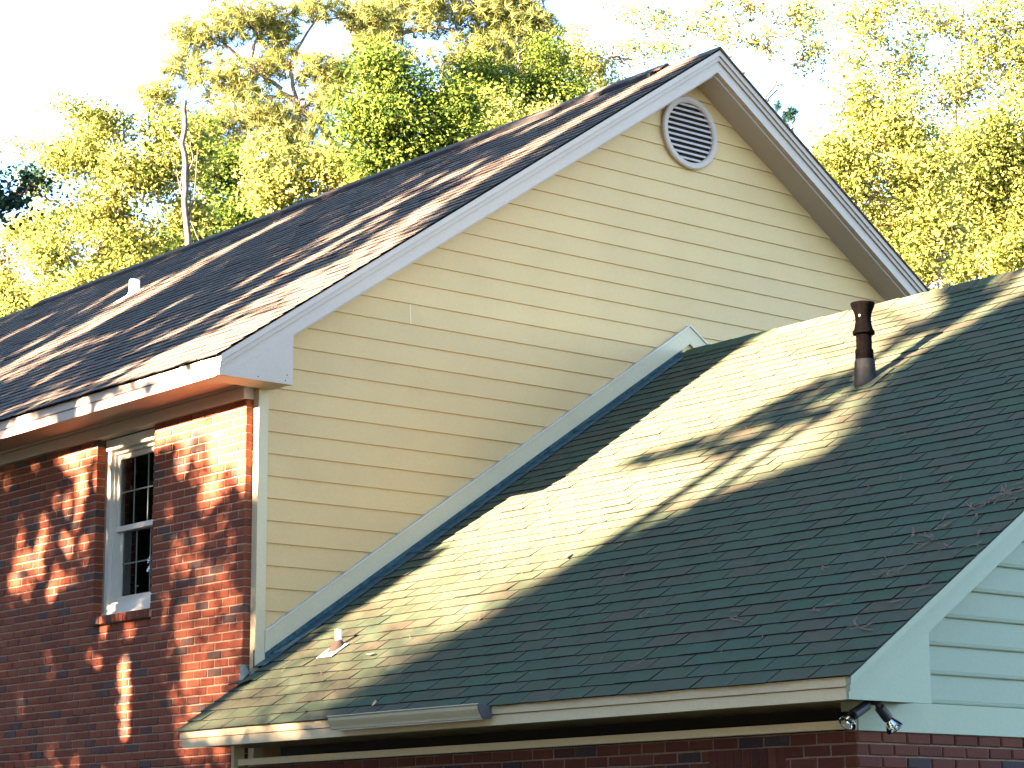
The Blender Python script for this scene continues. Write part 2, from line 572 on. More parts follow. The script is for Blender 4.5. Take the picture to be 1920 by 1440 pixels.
# skirt board of the wing roof against the wall, with a metal lip
sk = MB()
SKA, SKZ = 4.64, 6.445                         # apex
def zsk(y): return SKZ - 0.664 * abs(y - SKA)
sk.prism([(-0.004, zsk(-0.004) - 0.165), (SKA, SKZ - 0.165), (SKA, SKZ), (-0.004, zsk(-0.004))], 'x', -0.005, 0.024)
sk.prism([(SKA, SKZ - 0.165), (6.3, zsk(6.3) - 0.165), (6.3, zsk(6.3)), (SKA, SKZ)], 'x', -0.005, 0.024)
skirt = sk.build('skirt_board', M['cream'], gable)
lp = MB()
lp.prism([(-0.004, zsk(-0.004) + 0.001), (SKA, SKZ + 0.001), (SKA, SKZ + 0.012), (-0.004, zsk(-0.004) + 0.012)], 'x', -0.005, 0.036)
lp.prism([(SKA, SKZ + 0.001), (6.3, zsk(6.3) + 0.001), (6.3, zsk(6.3) + 0.012), (SKA, SKZ + 0.012)], 'x', -0.005, 0.036)
lp.build('drip_cap', M['white'], gable)
# step flashing, piece by piece, up the wall
y = -0.10
while y < 4.5:
    f = MB()
    y1 = y + 0.20
    zz0, zz1 = zb(y), zb(y1)
    x0 = 0.004 + rng.uniform(0, 0.0015)
    lift = rng.uniform(0.004, 0.009)
    f.hexa([(x0, y, zz0), (x0 + 0.004, y, zz0 + 0), (x0 + 0.004, y1, zz1), (x0, y1, zz1), (x0, y, zz0 + 0.14), (x0 + 0.004, y, zz0 + 0.14), (x0 + 0.004, y1, zz1 + 0.14), (x0, y1, zz1 + 0.14)])
    f.hexa([(x0 + 0.0041, y, zz0 + 0.006 + lift), (0.16, y, zz0 + 0.006 + lift), (0.16, y1, zz1 + 0.006), (x0 + 0.0041, y1, zz1 + 0.006),
            (x0 + 0.0041, y, zz0 + 0.010 + lift), (0.16, y, zz0 + 0.010 + lift), (0.16, y1, zz1 + 0.010), (x0 + 0.0041, y1, zz1 + 0.010)])
    f.build('step_flashing', M['flash'], gable)
    y += 0.165
kf = MB()                                      # kick-out plate bent round the brick corner
kf.hexa([(-0.085, FY - 0.006, 2.965), (0.06, FY - 0.012, 3.03), (0.06, FY - 0.004, 3.03), (-0.085, FY - 0.002, 2.965),
         (-0.078, FY - 0.006, 3.10), (0.0, FY - 0.012, 3.10), (0.0, FY - 0.004, 3.10), (-0.078, FY - 0.002, 3.10)])
kf.build('kickout_flashing', M['flash'], gable)

# ---- main roof ---------------------------------------------------------------
ca, sa_ = math.cos(math.atan(SA)), math.sin(math.atan(SA))
rf = MB()
TH = 0.10
YF = 2 * YR - YE                               # far eave
rf.prism([(YE + 0.012, za(YE + 0.012) - 0.012), (YR, ZR - 0.014), (YR, ZR - TH), (YE + 0.036, za(YE + 0.036) - TH), (YE + 0.036, za(YE + 0.012) - 0.016)], 'x', XL, XR - 0.02)
rf.prism([(YR, ZR - 0.014), (YF, za(YF) - 0.012), (YF, za(YF) - TH), (YR, ZR - TH)], 'x', XL, XR - 0.02)
main_roof = rf.build('roof', M['felt'], house, label='tall main roof streaked with sun and shade')

def tab(w, L, r, lift=0.0):
    """one shingle tab, local x along the course, y up the slope, z off the deck; slot 1 = black cut edge"""
    b = MB()
    j = lambda a: r.uniform(-a, a)
    d0, d1, d2 = j(.005), j(.005), j(.0025)
    n0, n1 = 0.013 + d2 + lift, 0.004
    v = [(0, d0, n0 - 0.007), (w, d1, n0 - 0.007 + j(.001)), (w, L, n1 - 0.003), (0, L, n1 - 0.003),
         (0, d0, n0), (w, d1, n0 + j(.0015)), (w, L, n1), (0, L, n1)]
    b.add(v, [(4, 5, 6, 7)], 0)
    b.add(v, [(0, 1, 5, 4), (1, 2, 6, 5), (3, 0, 4, 7), (0, 3, 2, 1)], 1)
    return b
TABW, EXPO = 0.305, 0.143
def slope_matrix(y0, z0, s):
    a = math.atan(s)
    return Matrix(((1, 0, 0), (0, math.cos(a), -math.sin(a)), (0, math.sin(a), math.cos(a)))), Vector((0, y0, z0))

shm, sho = slope_matrix(YE - 0.03, za(YE - 0.03), SA)
slope_len = (YR - YE + 0.03) / ca
jm = MB()
rows = int(slope_len / EXPO)
for r in range(rows + 1):
    x1 = XR + 0.018 + rng.uniform(-0.004, 0.004)
    x = x1 - (TABW / 2 if r % 2 else 0) - rng.choice((0, .0))
    if r % 2:
        b = tab(TABW / 2 - 0.010, min(EXPO + 0.025, slope_len - r * EXPO), rng)
        jm.add([shm @ (Vector(v) + Vector((x, r * EXPO, 0))) + sho for v in b.v], b.f)
        jm.mi[-5:] = b.mi
    while x > XL:
        x -= TABW
        b = tab(TABW - 0.010, min(EXPO + 0.025, slope_len - r * EXPO + 0.01), rng, 0.004 if rng.random() < .06 else 0)
        jm.add([shm @ (Vector(v) + Vector((x, r * EXPO, 0))) + sho for v in b.v], b.f)
        jm.mi[-5:] = b.mi
jm.build('shingles', [M['shingle_main'], M['felt']], main_roof, kind='stuff')
far = MB()
far.prism([(YR, ZR + 0.004), (YF + 0.03, za(YF + 0.03) + 0.004), (YF + 0.03, za(YF + 0.03) - 0.011), (YR, ZR - 0.011)], 'x', XL, XR + 0.018)
far.build('far_slope', M['shingle_main'], main_roof)
# ridge vent with caps
def ridge_cap(yr, zr, s, x0, x1, w, h, lift):
    b = MB()
    e = 0.012
    P = []
    for x, l in ((x0, lift), (x1, 0.0)):
        P += [(x, yr - w, zr - s * w + h + l), (x, yr, zr + h + l + 0.006), (x, yr + w, zr - s * w + h + l),
              (x, yr + w, zr - s * w + h + l - e), (x, yr, zr + h + l + 0.006 - e), (x, yr - w, zr - s * w + h + l - e)]
    b.add(P, [(0, 1, 7, 6), (1, 2, 8, 7), (2, 3, 9, 8), (3, 4, 10, 9), (4, 5, 11, 10), (5, 0, 6, 11), (5, 4, 1, 0), (4, 3, 2, 1), (6, 7, 10, 11), (7, 8, 9, 10)])
    return b
rv = MB()
rv.prism([(YR - 0.15, za(YR - 0.15) + 0.012), (YR, ZR + 0.014), (YR + 0.15, za(YR + 0.15) + 0.012), (YR + 0.15, za(YR + 0.15) + 0.050), (YR, ZR + 0.048), (YR - 0.15, za(YR - 0.15) + 0.050)], 'x', -12.87, -0.46)
rv.build('ridge_vent', M['felt'], main_roof)
cp = MB()
x = XR + 0.01
while x > XL:
    on = -12.87 < x - 0.1 < -0.46
    b = ridge_cap(YR, ZR, SA, x - 0.15, x, 0.105 if on else 0.14, 0.052 if on else 0.018, 0.004)
    cp.add(b.v, b.f)
    x -= 0.145
cp.build('ridge_caps', M['shingle_main'], main_roof, kind='stuff')

# rake boards (three stepped bands), left and right of the peak
def rake(d0, d1, x0, x1, yl, yr_, name='rake_board', parent=None, mat='trim'):
    ZC = 5.2735                                # level cut at the eave
    for (a, b_) in ((yl, YR), (YR, yr_)):
        b = MB()
        low = [(a, za(a) - d1), (b_, za(b_) - d1)]
        if za(a) - d1 < ZC and b_ == YR:
            low = [(a, ZC), (YR - (ZR - d1 - ZC) / SA, ZC), (b_, za(b_) - d1)]
        b.prism(low + [(b_, za(b_) - d0), (a, za(a) - d0)], 'x', x0, x1)
        b.build(name, M[mat], parent or main_roof)
rake(0.014, 0.066, 0.26, XR, YE + 0.002, YF, 'rake_moulding')
rake(0.070, 0.112, 0.26, XR - 0.017, YE + 0.006, YF - 0.006, 'rake_moulding')
rake(0.116, 0.222, 0.26, XR - 0.036, YE + 0.012, YF - 0.012)
# sloping soffit under the rake
for (a, b_) in ((0.02, YR), (YR, 2 * YR - 0.02)):
    b = MB(); b.prism([(a, za(a) - 0.246), (b_, za(b_) - 0.246), (b_, za(b_) - 0.216), (a, za(a) - 0.216)], 'x', -0.03, 0.262)
    b.build('rake_soffit', M['trim'], main_roof)
# boxed return at the eave corner
ZRB = 5.272
rb = MB()
rb.prism([(YR - (ZR - 0.2225 - ZRB) / SA, ZRB), (0.025, ZRB), (0.025, za(0.025) - 0.2225)], 'x', 0.275, XR - 0.0365)
rb.build('eave_return', M['trim'], main_roof)
sf = MB(); sf.box(0.026, 0.274, YE + 0.03, -0.092, ZRB + 0.006, ZRB + 0.02); sf.box(0.0155, 0.274, -0.0915, 0.022, ZRB + 0.006, ZRB + 0.02)
sf.build('return_soffit', M['trim'], main_roof)
# eave: fascia in two bands, soffit, frieze and moulding
fa = MB(); fa.box(XL, 0.259, YE + 0.010, YE + 0.035, 5.267, 5.345); fa.build('fascia_board', M['trim'], main_roof)
fa = MB(); fa.box(XL, 0.259, YE, YE + 0.030, 5.349, 5.418); fa.build('fascia_moulding', M['trim'], main_roof)
b = MB(); b.box(XL, 0.024, YE + 0.036, -0.1, 5.318, 5.335); b.build('eave_soffit', M['trim'], main_roof)
b = MB(); b.box(XL + 0.4, -0.056, -0.188, -0.093, 5.200, 5.294); b.build('frieze_board', M['trim'], main_roof)
b = MB(); b.box(XL + 0.4, -0.052, -0.205, -0.0935, 5.296, 5.3175); b.build('frieze_moulding', M['trim'], main_roof)

# nails in the eave return
for (yy, zz) in ((-0.30, 5.30), (-0.03, 5.345), (-0.045, 5.30)):
    b = MB(); b.lathe([(0.0, 0.0), (0.006, 0.0005), (0.0, 0.0015)], (XR - 0.0365, yy, zz), 8, 0, Vector((1, 0, 0))); b.build('nail', M['lead'], main_roof)

# white pipe stub on the main roof
pz = za(3.035)
vp = MB()
vp.lathe([(0.052, -0.05), (0.060, -0.05), (0.060, 0.165), (0.052, 0.165), (0.052, 0.03), (0.0, 0.03)], (-7.34, 3.035, pz), 20)
pipe_main = vp.build('vent_pipe', M['pvc'], house, smooth=False, label='short white pipe stub on the main roof')
b = MB(); b.lathe([(0.064, 0.03), (0.075, 0.0), (0.10, -0.03)], (-7.34, 3.035, pz), 20); b.build('pipe_collar', M['pvc'], pipe_main)
b = MB()
nn = Vector((0, -sa_, ca)); c0 = Vector((-7.34, 2.96, za(2.96))) + nn * 0.018
b.add([c0 + shm @ Vector((x_, y_, n_)) for n_ in (0, .004) for x_, y_ in ((-.13, -.13), (.13, -.13), (.13, .16), (-.13, .16))], [(0, 3, 2, 1), (4, 5, 6, 7), (0, 1, 5, 4), (1, 2, 6, 5), (2, 3, 7, 6), (3, 0, 4, 7)])
b.build('flange', M['pale_metal'], pipe_main)

# ---- gable vent --------------------------------------------------------------
gv = MB()
VC = (0.0, 4.70, 8.33)
gv.lathe([(0.292, -0.02), (0.292, 0.030), (0.305, 0.042), (0.345, 0.042), (0.357, 0.030), (0.357, 0.0)], VC, 48, 0, Vector((1, 0, 0)))
vent = gv.build('gable_vent', M['trim'], house, label='round white louvered vent near the gable peak')
b = MB(); b.lathe([(0.0, -0.0), (0.298, 0.0)], (0.003, 4.70, 8.33), 40, 0, Vector((1, 0, 0))); b.build('vent_backing', M['dark'], vent)
zz = -0.27
while zz < 0.28:
    hw = math.sqrt(max(0, 0.292 ** 2 - zz ** 2))
    hw2 = math.sqrt(max(0, 0.292 ** 2 - (zz + 0.03) ** 2)) if abs(zz + 0.03) < 0.292 else 0.0
    z = 8.33 + zz
    b = MB()
    b.hexa([(0.024, 4.70 - hw, z), (0.030, 4.70 - hw, z + 0.003), (0.030, 4.70 + hw, z + 0.003), (0.024, 4.70 + hw, z),
            (0.004, 4.70 - hw2, z + 0.026), (0.010, 4.70 - hw2, z + 0.029), (0.010, 4.70 + hw2, z + 0.029), (0.004, 4.70 + hw2, z + 0.026)])
    b.build('louver_slat', M['louver'], vent)
    zz += 0.0525

# ---- window ------------------------------------------------------------------
def frame_rect(b, x0, x1, z0, z1, t, y0, y1, tb=None, tt=None):
    tb = tb or t; tt = tt or t
    b.box(x0, x0 + t, y0, y1, z0, z1); b.box(x1 - t, x1, y0, y1, z0, z1)
    b.box(x0 + t, x1 - t, y0 + .0005, y1, z0, z0 + tb); b.box(x0 + t, x1 - t, y0 + .0005, y1, z1 - tt, z1)
fm = MB()
WL, WRt = -2.392, -1.480
frame_rect(fm, WL, WRt, 3.70, 5.198, 0.058, -0.060, 0.06, 0.06, 0.10)
frame_rect(fm, WL + 0.0585, WRt - 0.0585, 3.761, 5.097, 0.014, -0.028, 0.06, 0.02, 0.03)
window = fm.build('window', M['white'], house, label='narrow white double hung window set in the brick wall')
b = MB(); b.prism([(-0.080, 3.672), (0.02, 3.676), (0.02, 3.6995), (-0.080, 3.694)], 'x', WL - 0.0, WRt + 0.0); b.build('window_sill', M['white'], window)
b = MB(); b.box(WL, WRt, -0.080, -0.0605, 5.10, 5.19); b.build('head_casing', M['white'], window)
SL, SR = WL + 0.073, WRt - 0.073
zmid = 4.415
def sash(z0, z1, y, tb, tt, nm):
    b = MB(); frame_rect(b, SL, SR, z0, z1, 0.040, y, y + 0.035, tb, tt)
    s = b.build(nm, M['white'], window)
    gx0, gx1, gz0, gz1 = SL + 0.040, SR - 0.040, z0 + tb, z1 - tt
    w = (gx1 - gx0) / 3
    for i in (1, 2):
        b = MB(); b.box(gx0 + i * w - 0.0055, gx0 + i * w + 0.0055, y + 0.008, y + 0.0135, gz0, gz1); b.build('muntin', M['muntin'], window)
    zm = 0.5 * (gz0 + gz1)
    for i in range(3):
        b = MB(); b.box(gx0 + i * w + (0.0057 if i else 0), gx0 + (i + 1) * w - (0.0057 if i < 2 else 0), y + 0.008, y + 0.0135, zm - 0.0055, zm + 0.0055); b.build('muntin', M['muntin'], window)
    b = MB(); b.box(gx0, gx1, y + 0.014, y + 0.018, gz0, gz1); b.build('pane', M['glass'], window)
sash(zmid - 0.022, 5.066, 0.000, 0.045, 0.045, 'upper_sash')
sash(3.782, zmid + 0.022, 0.037, 0.055, 0.045, 'lower_sash')
b = MB()
b.box(SL - .02, SR + .02, 0.60, 0.62, 3.7, 5.15); b.box(SL - .04, SL - .02, 0.0635, 0.62, 3.7, 5.15); b.box(SR + .02, SR + .04, 0.0635, 0.62, 3.7, 5.15)
b.box(SL - .02, SR + .02, 0.0635, 0.60, 5.13, 5.15); b.box(SL - .02, SR + .02, 0.0635, 0.60, 3.68, 3.70)
b.build('dark_room', M['dark'], window)
z = 3.80
while z < 5.06:
    b = MB()
    b.hexa([(SL + 0.24, 0.080, z), (SR - 0.01, 0.080, z), (SR - 0.01, 0.084, z), (SL + 0.24, 0.084, z), (SL + 0.24, 0.125, z + 0.036), (SR - 0.01, 0.125, z + 0.036), (SR - 0.01, 0.129, z + 0.036), (SL + 0.24, 0.129, z + 0.036)])
    b.build('blind_slat', M['blind'], window)
    z += 0.056

# ---- wing roof ---------------------------------------------------------------
cb_, sb_ = math.cos(math.atan(SB)), math.sin(math.atan(SB))
YFB = 2 * YB - YEB
w = MB()
w.prism([(YEB + 0.02, zb(YEB + 0.02) - 0.013), (YB, ZB - 0.015), (YB, ZB - 0.09), (YEB + 0.02, zb(YEB + 0.02) - 0.075)], 'x', 0.125, XRB - 0.02)
w.prism([(YB, ZB - 0.015), (YFB, zb(YFB) - 0.013), (YFB, zb(YFB) - 0.075), (YB, ZB - 0.09)], 'x', 0.02, XRB - 0.02)
w.prism([(-0.05, zb(-0.05) - 0.013), (YB, ZB - 0.015), (YB, ZB - 0.09), (-0.05, zb(-0.05) - 0.09)], 'x', 0.0005, 0.1245)
wing_roof = w.build('roof', M['felt'], house, label='lower wing roof of dark blue green shingles')
wm, wo_ = slope_matrix(YEB - 0.012, zb(YEB - 0.012) - 0.012, SB)
wlen = (YB - YEB + 0.012) / cb_
tabs = []
rows = int(wlen / EXPO)
for r in range(rows + 1):
    s = r * EXPO
    x = XRB + 0.014 + rng.uniform(-.003, .003)
    if r % 2:
        tabs.append((x - TABW / 2, s, TABW / 2 - 0.010)); x -= TABW / 2
    xl = 0.105 + rng.uniform(-0.012, 0.012)
    while x > xl + 0.04:
        ww = min(TABW, x - xl)
        tabs.append((x - ww, s, ww - 0.010)); x -= ww
TV = [tab(TABW - 0.010, EXPO + 0.025, rng, 0.003 * (q == 3)) for q in range(6)]
TM = [b.mesh('shingle', [M['shingle'], M['felt']]) for b in TV]
rec = []
for (x, s, ww) in tabs:
    p = wm @ Vector((x + ww / 2, s, 0)) + wo_
    full = abs(ww - (TABW - 0.010)) < 1e-4 and s + EXPO + 0.025 < wlen
    rec.append((0 if (full and in_frame(p)) else 1, (p - CAMP).length, x, s, ww, full))
rec.sort(key=lambda t: t[:2])
qa = math.atan(SB)
js = MB(); n1 = 0
for (vis, dist, x, s, ww, full) in rec:
    jx, jr = rng.uniform(-.003, .003), rng.uniform(-.004, .004)
    if vis == 0 and n1 < 295:
        o = bpy.data.objects.new('shingle', TM[rng.randrange(6)]); SC.objects.link(o); o.parent = wing_roof
        o.location = wm @ Vector((x + jx, s, 0)) + wo_
        o.rotation_euler = (qa, 0, jr * 0.0)
        n1 += 1
    else:
        b = tab(ww, min(EXPO + 0.025, wlen - s + 0.004), rng, 0.004 if rng.random() < .05 else 0)
        js.add([wm @ (Vector(v) + Vector((x + jx, s, 0))) + wo_ for v in b.v], b.f)
        js.mi[-5:] = b.mi
js.build('shingles', [M['shingle'], M['felt']], wing_roof, kind='stuff')
b = MB(); b.prism([(YB, ZB + 0.0), (YFB + 0.02, zb(YFB + 0.02)), (YFB + 0.02, zb(YFB + 0.02) - 0.012), (YB, ZB - 0.0145)], 'x', 0.02, XRB + 0.014); b.build('far_slope', M['shingle'], wing_roof)
x = 0.06
while x < XRB:
    b = ridge_cap(YB, ZB, SB, x + 0.29, x, 0.135, 0.013 + rng.uniform(-.002, .002), 0.006)
    b.build('ridge_cap', M['shingle'], wing_roof)
    x += 0.285
# lifted shingle by the kick-out
b = tab(0.19, 0.10, rng)
lm = Matrix.Rotation(R(-10), 3, 'X')
b2 = MB(); b2.add([wm @ (lm @ Vector(v)) + Vector((0.06, -0.36, zb(-0.35) + 0.022)) for v in b.v], b.f); b2.mi = list(b.mi)
b2.build('lifted_shingle', [M['shingle'], M['felt']], wing_roof, label='loose shingle lifted beside the brick corner')

# wing eave
b = MB(); b.box(0.165, XRB - 0.041, YEB + 0.004, YEB + 0.03, 2.505, 2.556); b.build('fascia_moulding', M['cream'], wing_roof)
b = MB(); b.box(0.185, XRB - 0.041, YEB + 0.016, YEB + 0.04, 2.437, 2.501); b.build('fascia_board', M['cream'], wing_roof)
b = MB(); b.box(0.187, XG - 0.031, YEB + 0.041, FB + 0.40, 2.452, 2.468); b.build('eave_soffit', M['cream'], wing_roof)
b = MB(); b.box(0.515, XG - 0.001, FB - 0.026, FB + 0.03, 2.303, 2.350); b.build('frieze_board', M['cream'], wing_roof)
b = MB(); b.box(0.471, XG - 0.031, FB + 0.38, FB + 0.40, 2.20, 2.4515); b.build('added_recess_back', M['dark'], wing_roof)  # recess is added; its near-black back paints in the shade under the eave
b = MB(); b.box(0.432, 0.470, FB - 0.03, FB + 0.06, 0.0, 2.4515); b.build('corner_board', M['cream'], wing_roof)

# wing rake
def rakeb(d0, d1, x0, x1, ya):
    ZC = 2.437
    low = [(ya, zb(ya) - d1)]
    if zb(ya) - d1 < ZC:
        low = [(ya, ZC), (YB - (ZB - d1 - ZC) / SB, ZC)]
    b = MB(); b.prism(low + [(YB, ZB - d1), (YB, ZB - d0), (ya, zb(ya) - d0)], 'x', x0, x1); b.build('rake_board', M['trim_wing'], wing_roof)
    b = MB(); b.prism([(YB, ZB - d1), (YFB, zb(YFB) - d1), (YFB, zb(YFB) - d0), (YB, ZB - d0)], 'x', x0, x1); b.build('rake_board', M['trim_wing'], wing_roof)
rakeb(0.016, 0.058, XRB - 0.04, XRB, YEB + 0.003)
rakeb(0.061, 0.094, XRB - 0.04, XRB - 0.010, YEB + 0.004)
rakeb(0.097, 0.188, XRB - 0.04, XRB - 0.022, YEB + 0.006)
b = MB()
yrt = -0.182
b.prism([(YB - (ZB - 0.1885 - 2.437) / SB, 2.437), (yrt, 2.437), (yrt, zb(yrt) - 0.1885)], 'x', XRB - 0.04, XRB - 0.0225)
b.build('eave_return', M['trim_wing'], wing_roof)
b = MB(); b.box(XG + 0.0205, XRB - 0.041, YEB + 0.041, yrt - 0.003, 2.446, 2.46); b.build('return_soffit', M['trim_wing'], wing_roof)
for (a, b_) in ((yrt, YB), (YB, YFB)):
    q = MB(); q.prism([(a, zb(a) - 0.175), (b_, zb(b_) - 0.175), (b_, zb(b_) - 0.15), (a, zb(a) - 0.15)], 'x', XG - 0.02, XRB - 0.0405); q.build('rake_soffit', M['trim_wing'], wing_roof)

# wing gable siding: each board has a bead above its butt
gw2 = MB()
gw2.prism([(FB + 0.01, 2.40), (2 * YB - FB, 2.40), (2 * YB - FB, zb(FB) - 0.17), (YB, ZB - 0.17), (FB + 0.01, zb(FB) - 0.17)], 'x', XG - 0.12, XG - 0.030)
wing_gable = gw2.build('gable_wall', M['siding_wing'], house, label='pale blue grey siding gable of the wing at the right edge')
EB = 0.1639
k = 0
while 2.4593 + k * EB < ZB - 0.25:
    z0 = 2.4593 + k * EB
    h = (ZB - 0.17 - z0) / SB; h2 = (ZB - 0.17 - z0 - EB) / SB
    y0 = max(FB + 0.003, YB - h); y1 = min(2 * YB - FB, YB + h)
    y0t = max(FB + 0.003, YB - max(h2, 0.02)); y1t = min(2 * YB - FB, YB + max(h2, 0.02))
    prof = [(-0.024, 0.006), (-0.004, 0.0), (0.001, 0.005), (0.003, 0.013), (0.000, 0.0195), (-0.0055, 0.0215), (-0.0045, 0.025), (-0.016, EB + 0.001), (-0.024, EB + 0.001)]
    m_ = len(prof)
    vs = []
    for end in (0, 1):
        for (dx, dz) in prof:
            t = dz / EB
            yy = (y0 + (y0t - y0) * t) if end == 0 else (y1 + (y1t - y1) * t)
            vs.append((XG + dx, yy, z0 + dz))
    fs = [tuple(range(m_)), tuple(range(m_, 2 * m_))[::-1]] + [(i, m_ + i, m_ + (i + 1) % m_, (i + 1) % m_) for i in range(m_)]
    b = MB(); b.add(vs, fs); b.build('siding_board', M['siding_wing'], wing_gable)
    k += 1
b = MB(); b.box(XG - 0.03, XG + 0.012, FB - 0.0, 2 * YB - FB, 2.294, 2.4575); b.build('frieze_board', M['trim_wing'], wing_gable)

# ---- gutter piece ------------------------------------------------------------
GX0, GX1 = 2.235, 3.84
yb0, yf0 = YEB - 0.001, YEB - 0.105
outline = [(yb0, 2.560), (yb0, 2.480), (yf0 + 0.040, 2.476), (yf0 + 0.028, 2.482), (yf0 + 0.024, 2.496), (yf0 + 0.010, 2.520), (yf0 + 0.002, 2.536), (yf0, 2.556), (yf0 - 0.006, 2.562), (yf0 + 0.008, 2.564)]
gt = MB()
n_ = len(outline)
vs = [(GX0, *q) for q in outline] + [(GX1, *q) for q in outline]
gt.add(vs, [(i, i + 1, n_ + i + 1, n_ + i) for i in range(n_ - 1)])
inner = [(q[0] + (0.004 if i else -0.004), q[1] + 0.004) for i, q in enumerate(outline)]
vs = [(GX0, *q) for q in inner] + [(GX1, *q) for q in inner]
gt.add(vs, [(n_ + i, n_ + i + 1, i + 1, i) for i in range(n_ - 1)])
gutter = gt.build('gutter', M['gutter'], house, label='short cream gutter piece hung on the wing fascia')
b = MB(); b.prism(outline, 'x', GX1 + 0.0005, GX1 + 0.012); b.build('end_cap', M['gutter_end'], gutter)
b = MB(); b.prism(outline, 'x', GX0 - 0.006, GX0 - 0.0005); b.build('end_cap', M['gutter'], gutter)
b = MB(); b.box(GX0, GX1, yf0 - 0.0085, yf0 + 0.006, 2.5645, 2.570); b.build('rolled_lip', M['white'], gutter)
b = MB(); b.box(GX0 + 0.02, GX1 + 0.0, yf0 + 0.024, yf0 + 0.046, 2.4715, 2.4755); b.build('bottom_lip', M['white'], gutter)

# ---- tall black vent pipe on the wing ----------------------------------------
PX, PY = 3.626, 2.985
pz = zb(PY)
def ring(profile, nm, mt, par=None, n=28, lbl=None):
    b = MB(); b.lathe(profile, (PX, PY, pz), n)
    return b.build(nm, M[mt], par or house, smooth=True, label=lbl)
pipe = ring([(0.060, 0.10), (0.060, 0.395), (0.058, 0.396)], 'vent_pipe', 'iron', lbl='tall rusty black vent pipe with flared top on the wing roof')
ring([(0.060, 0.375), (0.083, 0.375), (0.086, 0.385), (0.083, 0.400), (0.072, 0.415), (0.064, 0.450), (0.060, 0.480), (0.060, 0.505)], 'pipe_hub', 'iron', pipe)
ring([(0.060, 0.505), (0.064, 0.515), (0.064, 0.530), (0.074, 0.560), (0.088, 0.590), (0.092, 0.605), (0.092, 0.618), (0.080, 0.618), (0.062, 0.56), (0.055, 0.50), (0.0, 0.50)], 'pipe_mouth', 'iron', pipe)
ring([(0.060, 0.255), (0.069, 0.252), (0.070, 0.245), (0.070, 0.13), (0.060, 0.12)], 'pipe_sleeve', 'iron', pipe)
ring([(0.070, 0.178), (0.077, 0.172), (0.080, 0.10), (0.083, 0.0), (0.098, -0.09)], 'lead_boot', 'lead', pipe)
b = MB(); c0 = Vector((PX, PY - 0.02, zb(PY - 0.02)))
b.add([c0 + wm @ Vector((x_, y_, n_)) for n_ in (0.008, .0115) for x_, y_ in ((-.16, -.12), (.16, -.12), (.16, .22), (-.16, .22))], [(0, 3, 2, 1), (4, 5, 6, 7), (0, 1, 5, 4), (1, 2, 6, 5), (2, 3, 7, 6), (3, 0, 4, 7)])
b.build('flange', M['shingle'], pipe)
b = MB(); b.lathe([(0.0, 0.0), (0.009, 0.001), (0.0, 0.004)], Vector((PX, PY, pz + 0.512)) + Vector((0.3, -0.95, 0)) * 0.064, 10, 0, Vector((0.3, -0.95, 0))); b.build('screw', M['white'], pipe)

# ---- small white pipe on the wing --------------------------------------------
QX, QY = 0.915, 0.06
qz = zb(QY)
b = MB(); b.lathe([(0.021, 0.0), (0.026, 0.0), (0.026, 0.135), (0.021, 0.135), (0.021, 0.06), (0, 0.06)], (QX, QY, qz), 18)
pipe2 = b.build('vent_pipe', M['pvc'], house, label='small white pipe stub near the low end of the wing roof')
b = MB(); b.lathe([(0.0265, 0.055), (0.032, 0.050), (0.058, 0.012), (0.085, -0.035)], (QX, QY, qz), 20); b.build('rubber_boot', M['rubber'], pipe2, smooth=True)
b = MB(); c0 = Vector((QX, QY - 0.02, zb(QY - 0.02)))
b.add([c0 + wm @ Vector((x_, y_, n_)) for n_ in (0.006, .010) for x_, y_ in ((-.10, -.13), (.10, -.13), (.10, .06), (-.10, .06))], [(0, 3, 2, 1), (4, 5, 6, 7), (0, 1, 5, 4), (1, 2, 6, 5), (2, 3, 7, 6), (3, 0, 4, 7)])
b.build('flange', M['pale_metal'], pipe2)

# ---- twin floodlight under the wing corner ------------------------------------
fl = thing('floodlight', 'twin floodlight with two clear bulbs under the wing eave corner', 'lamp', (6.70, -0.56, 2.45))
b = MB(); b.lathe([(0.0, 0.0), (0.045, 0.0), (0.05, -0.012), (0.02, -0.03), (0.0, -0.03)], (6.74, -0.545, 2.4515), 20); b.build('mounting_plate', M['bracket'], fl)
for (a, c, e) in (((6.74, -0.53, 2.435), (6.74, -0.435, 2.355), (6.755, -0.385, 2.285)), ((6.735, -0.56, 2.435), (6.735, -0.705, 2.365), (6.735, -0.775, 2.295))):
    a, c, e = Vector(a), Vector(c), Vector(e)
    d = (c - a).normalized()
    b = MB(); b.tube([a, a + d * 0.03, a + d * 0.04, c, c + d * 0.004], [0.013, 0.015, 0.028, 0.030, 0.026], 14)
    b.build('lampholder', M['bracket'], fl)
    ax = (e - c).normalized()
    b = MB(); b.lathe([(0.021, 0.0), (0.026, 0.015), (0.044, 0.055), (0.050, 0.066), (0.049, 0.072), (0.030, 0.078), (0.0, 0.080)], c, 24, 0, ax)
    blb = b.build('bulb', M['bulb'], fl, smooth=True)
    b = MB(); b.lathe([(0.017, 0.008), (0.022, 0.018), (0.033, 0.042)], c, 20, 0, ax); b.build('reflector', M['mirror'], blb, smooth=True)

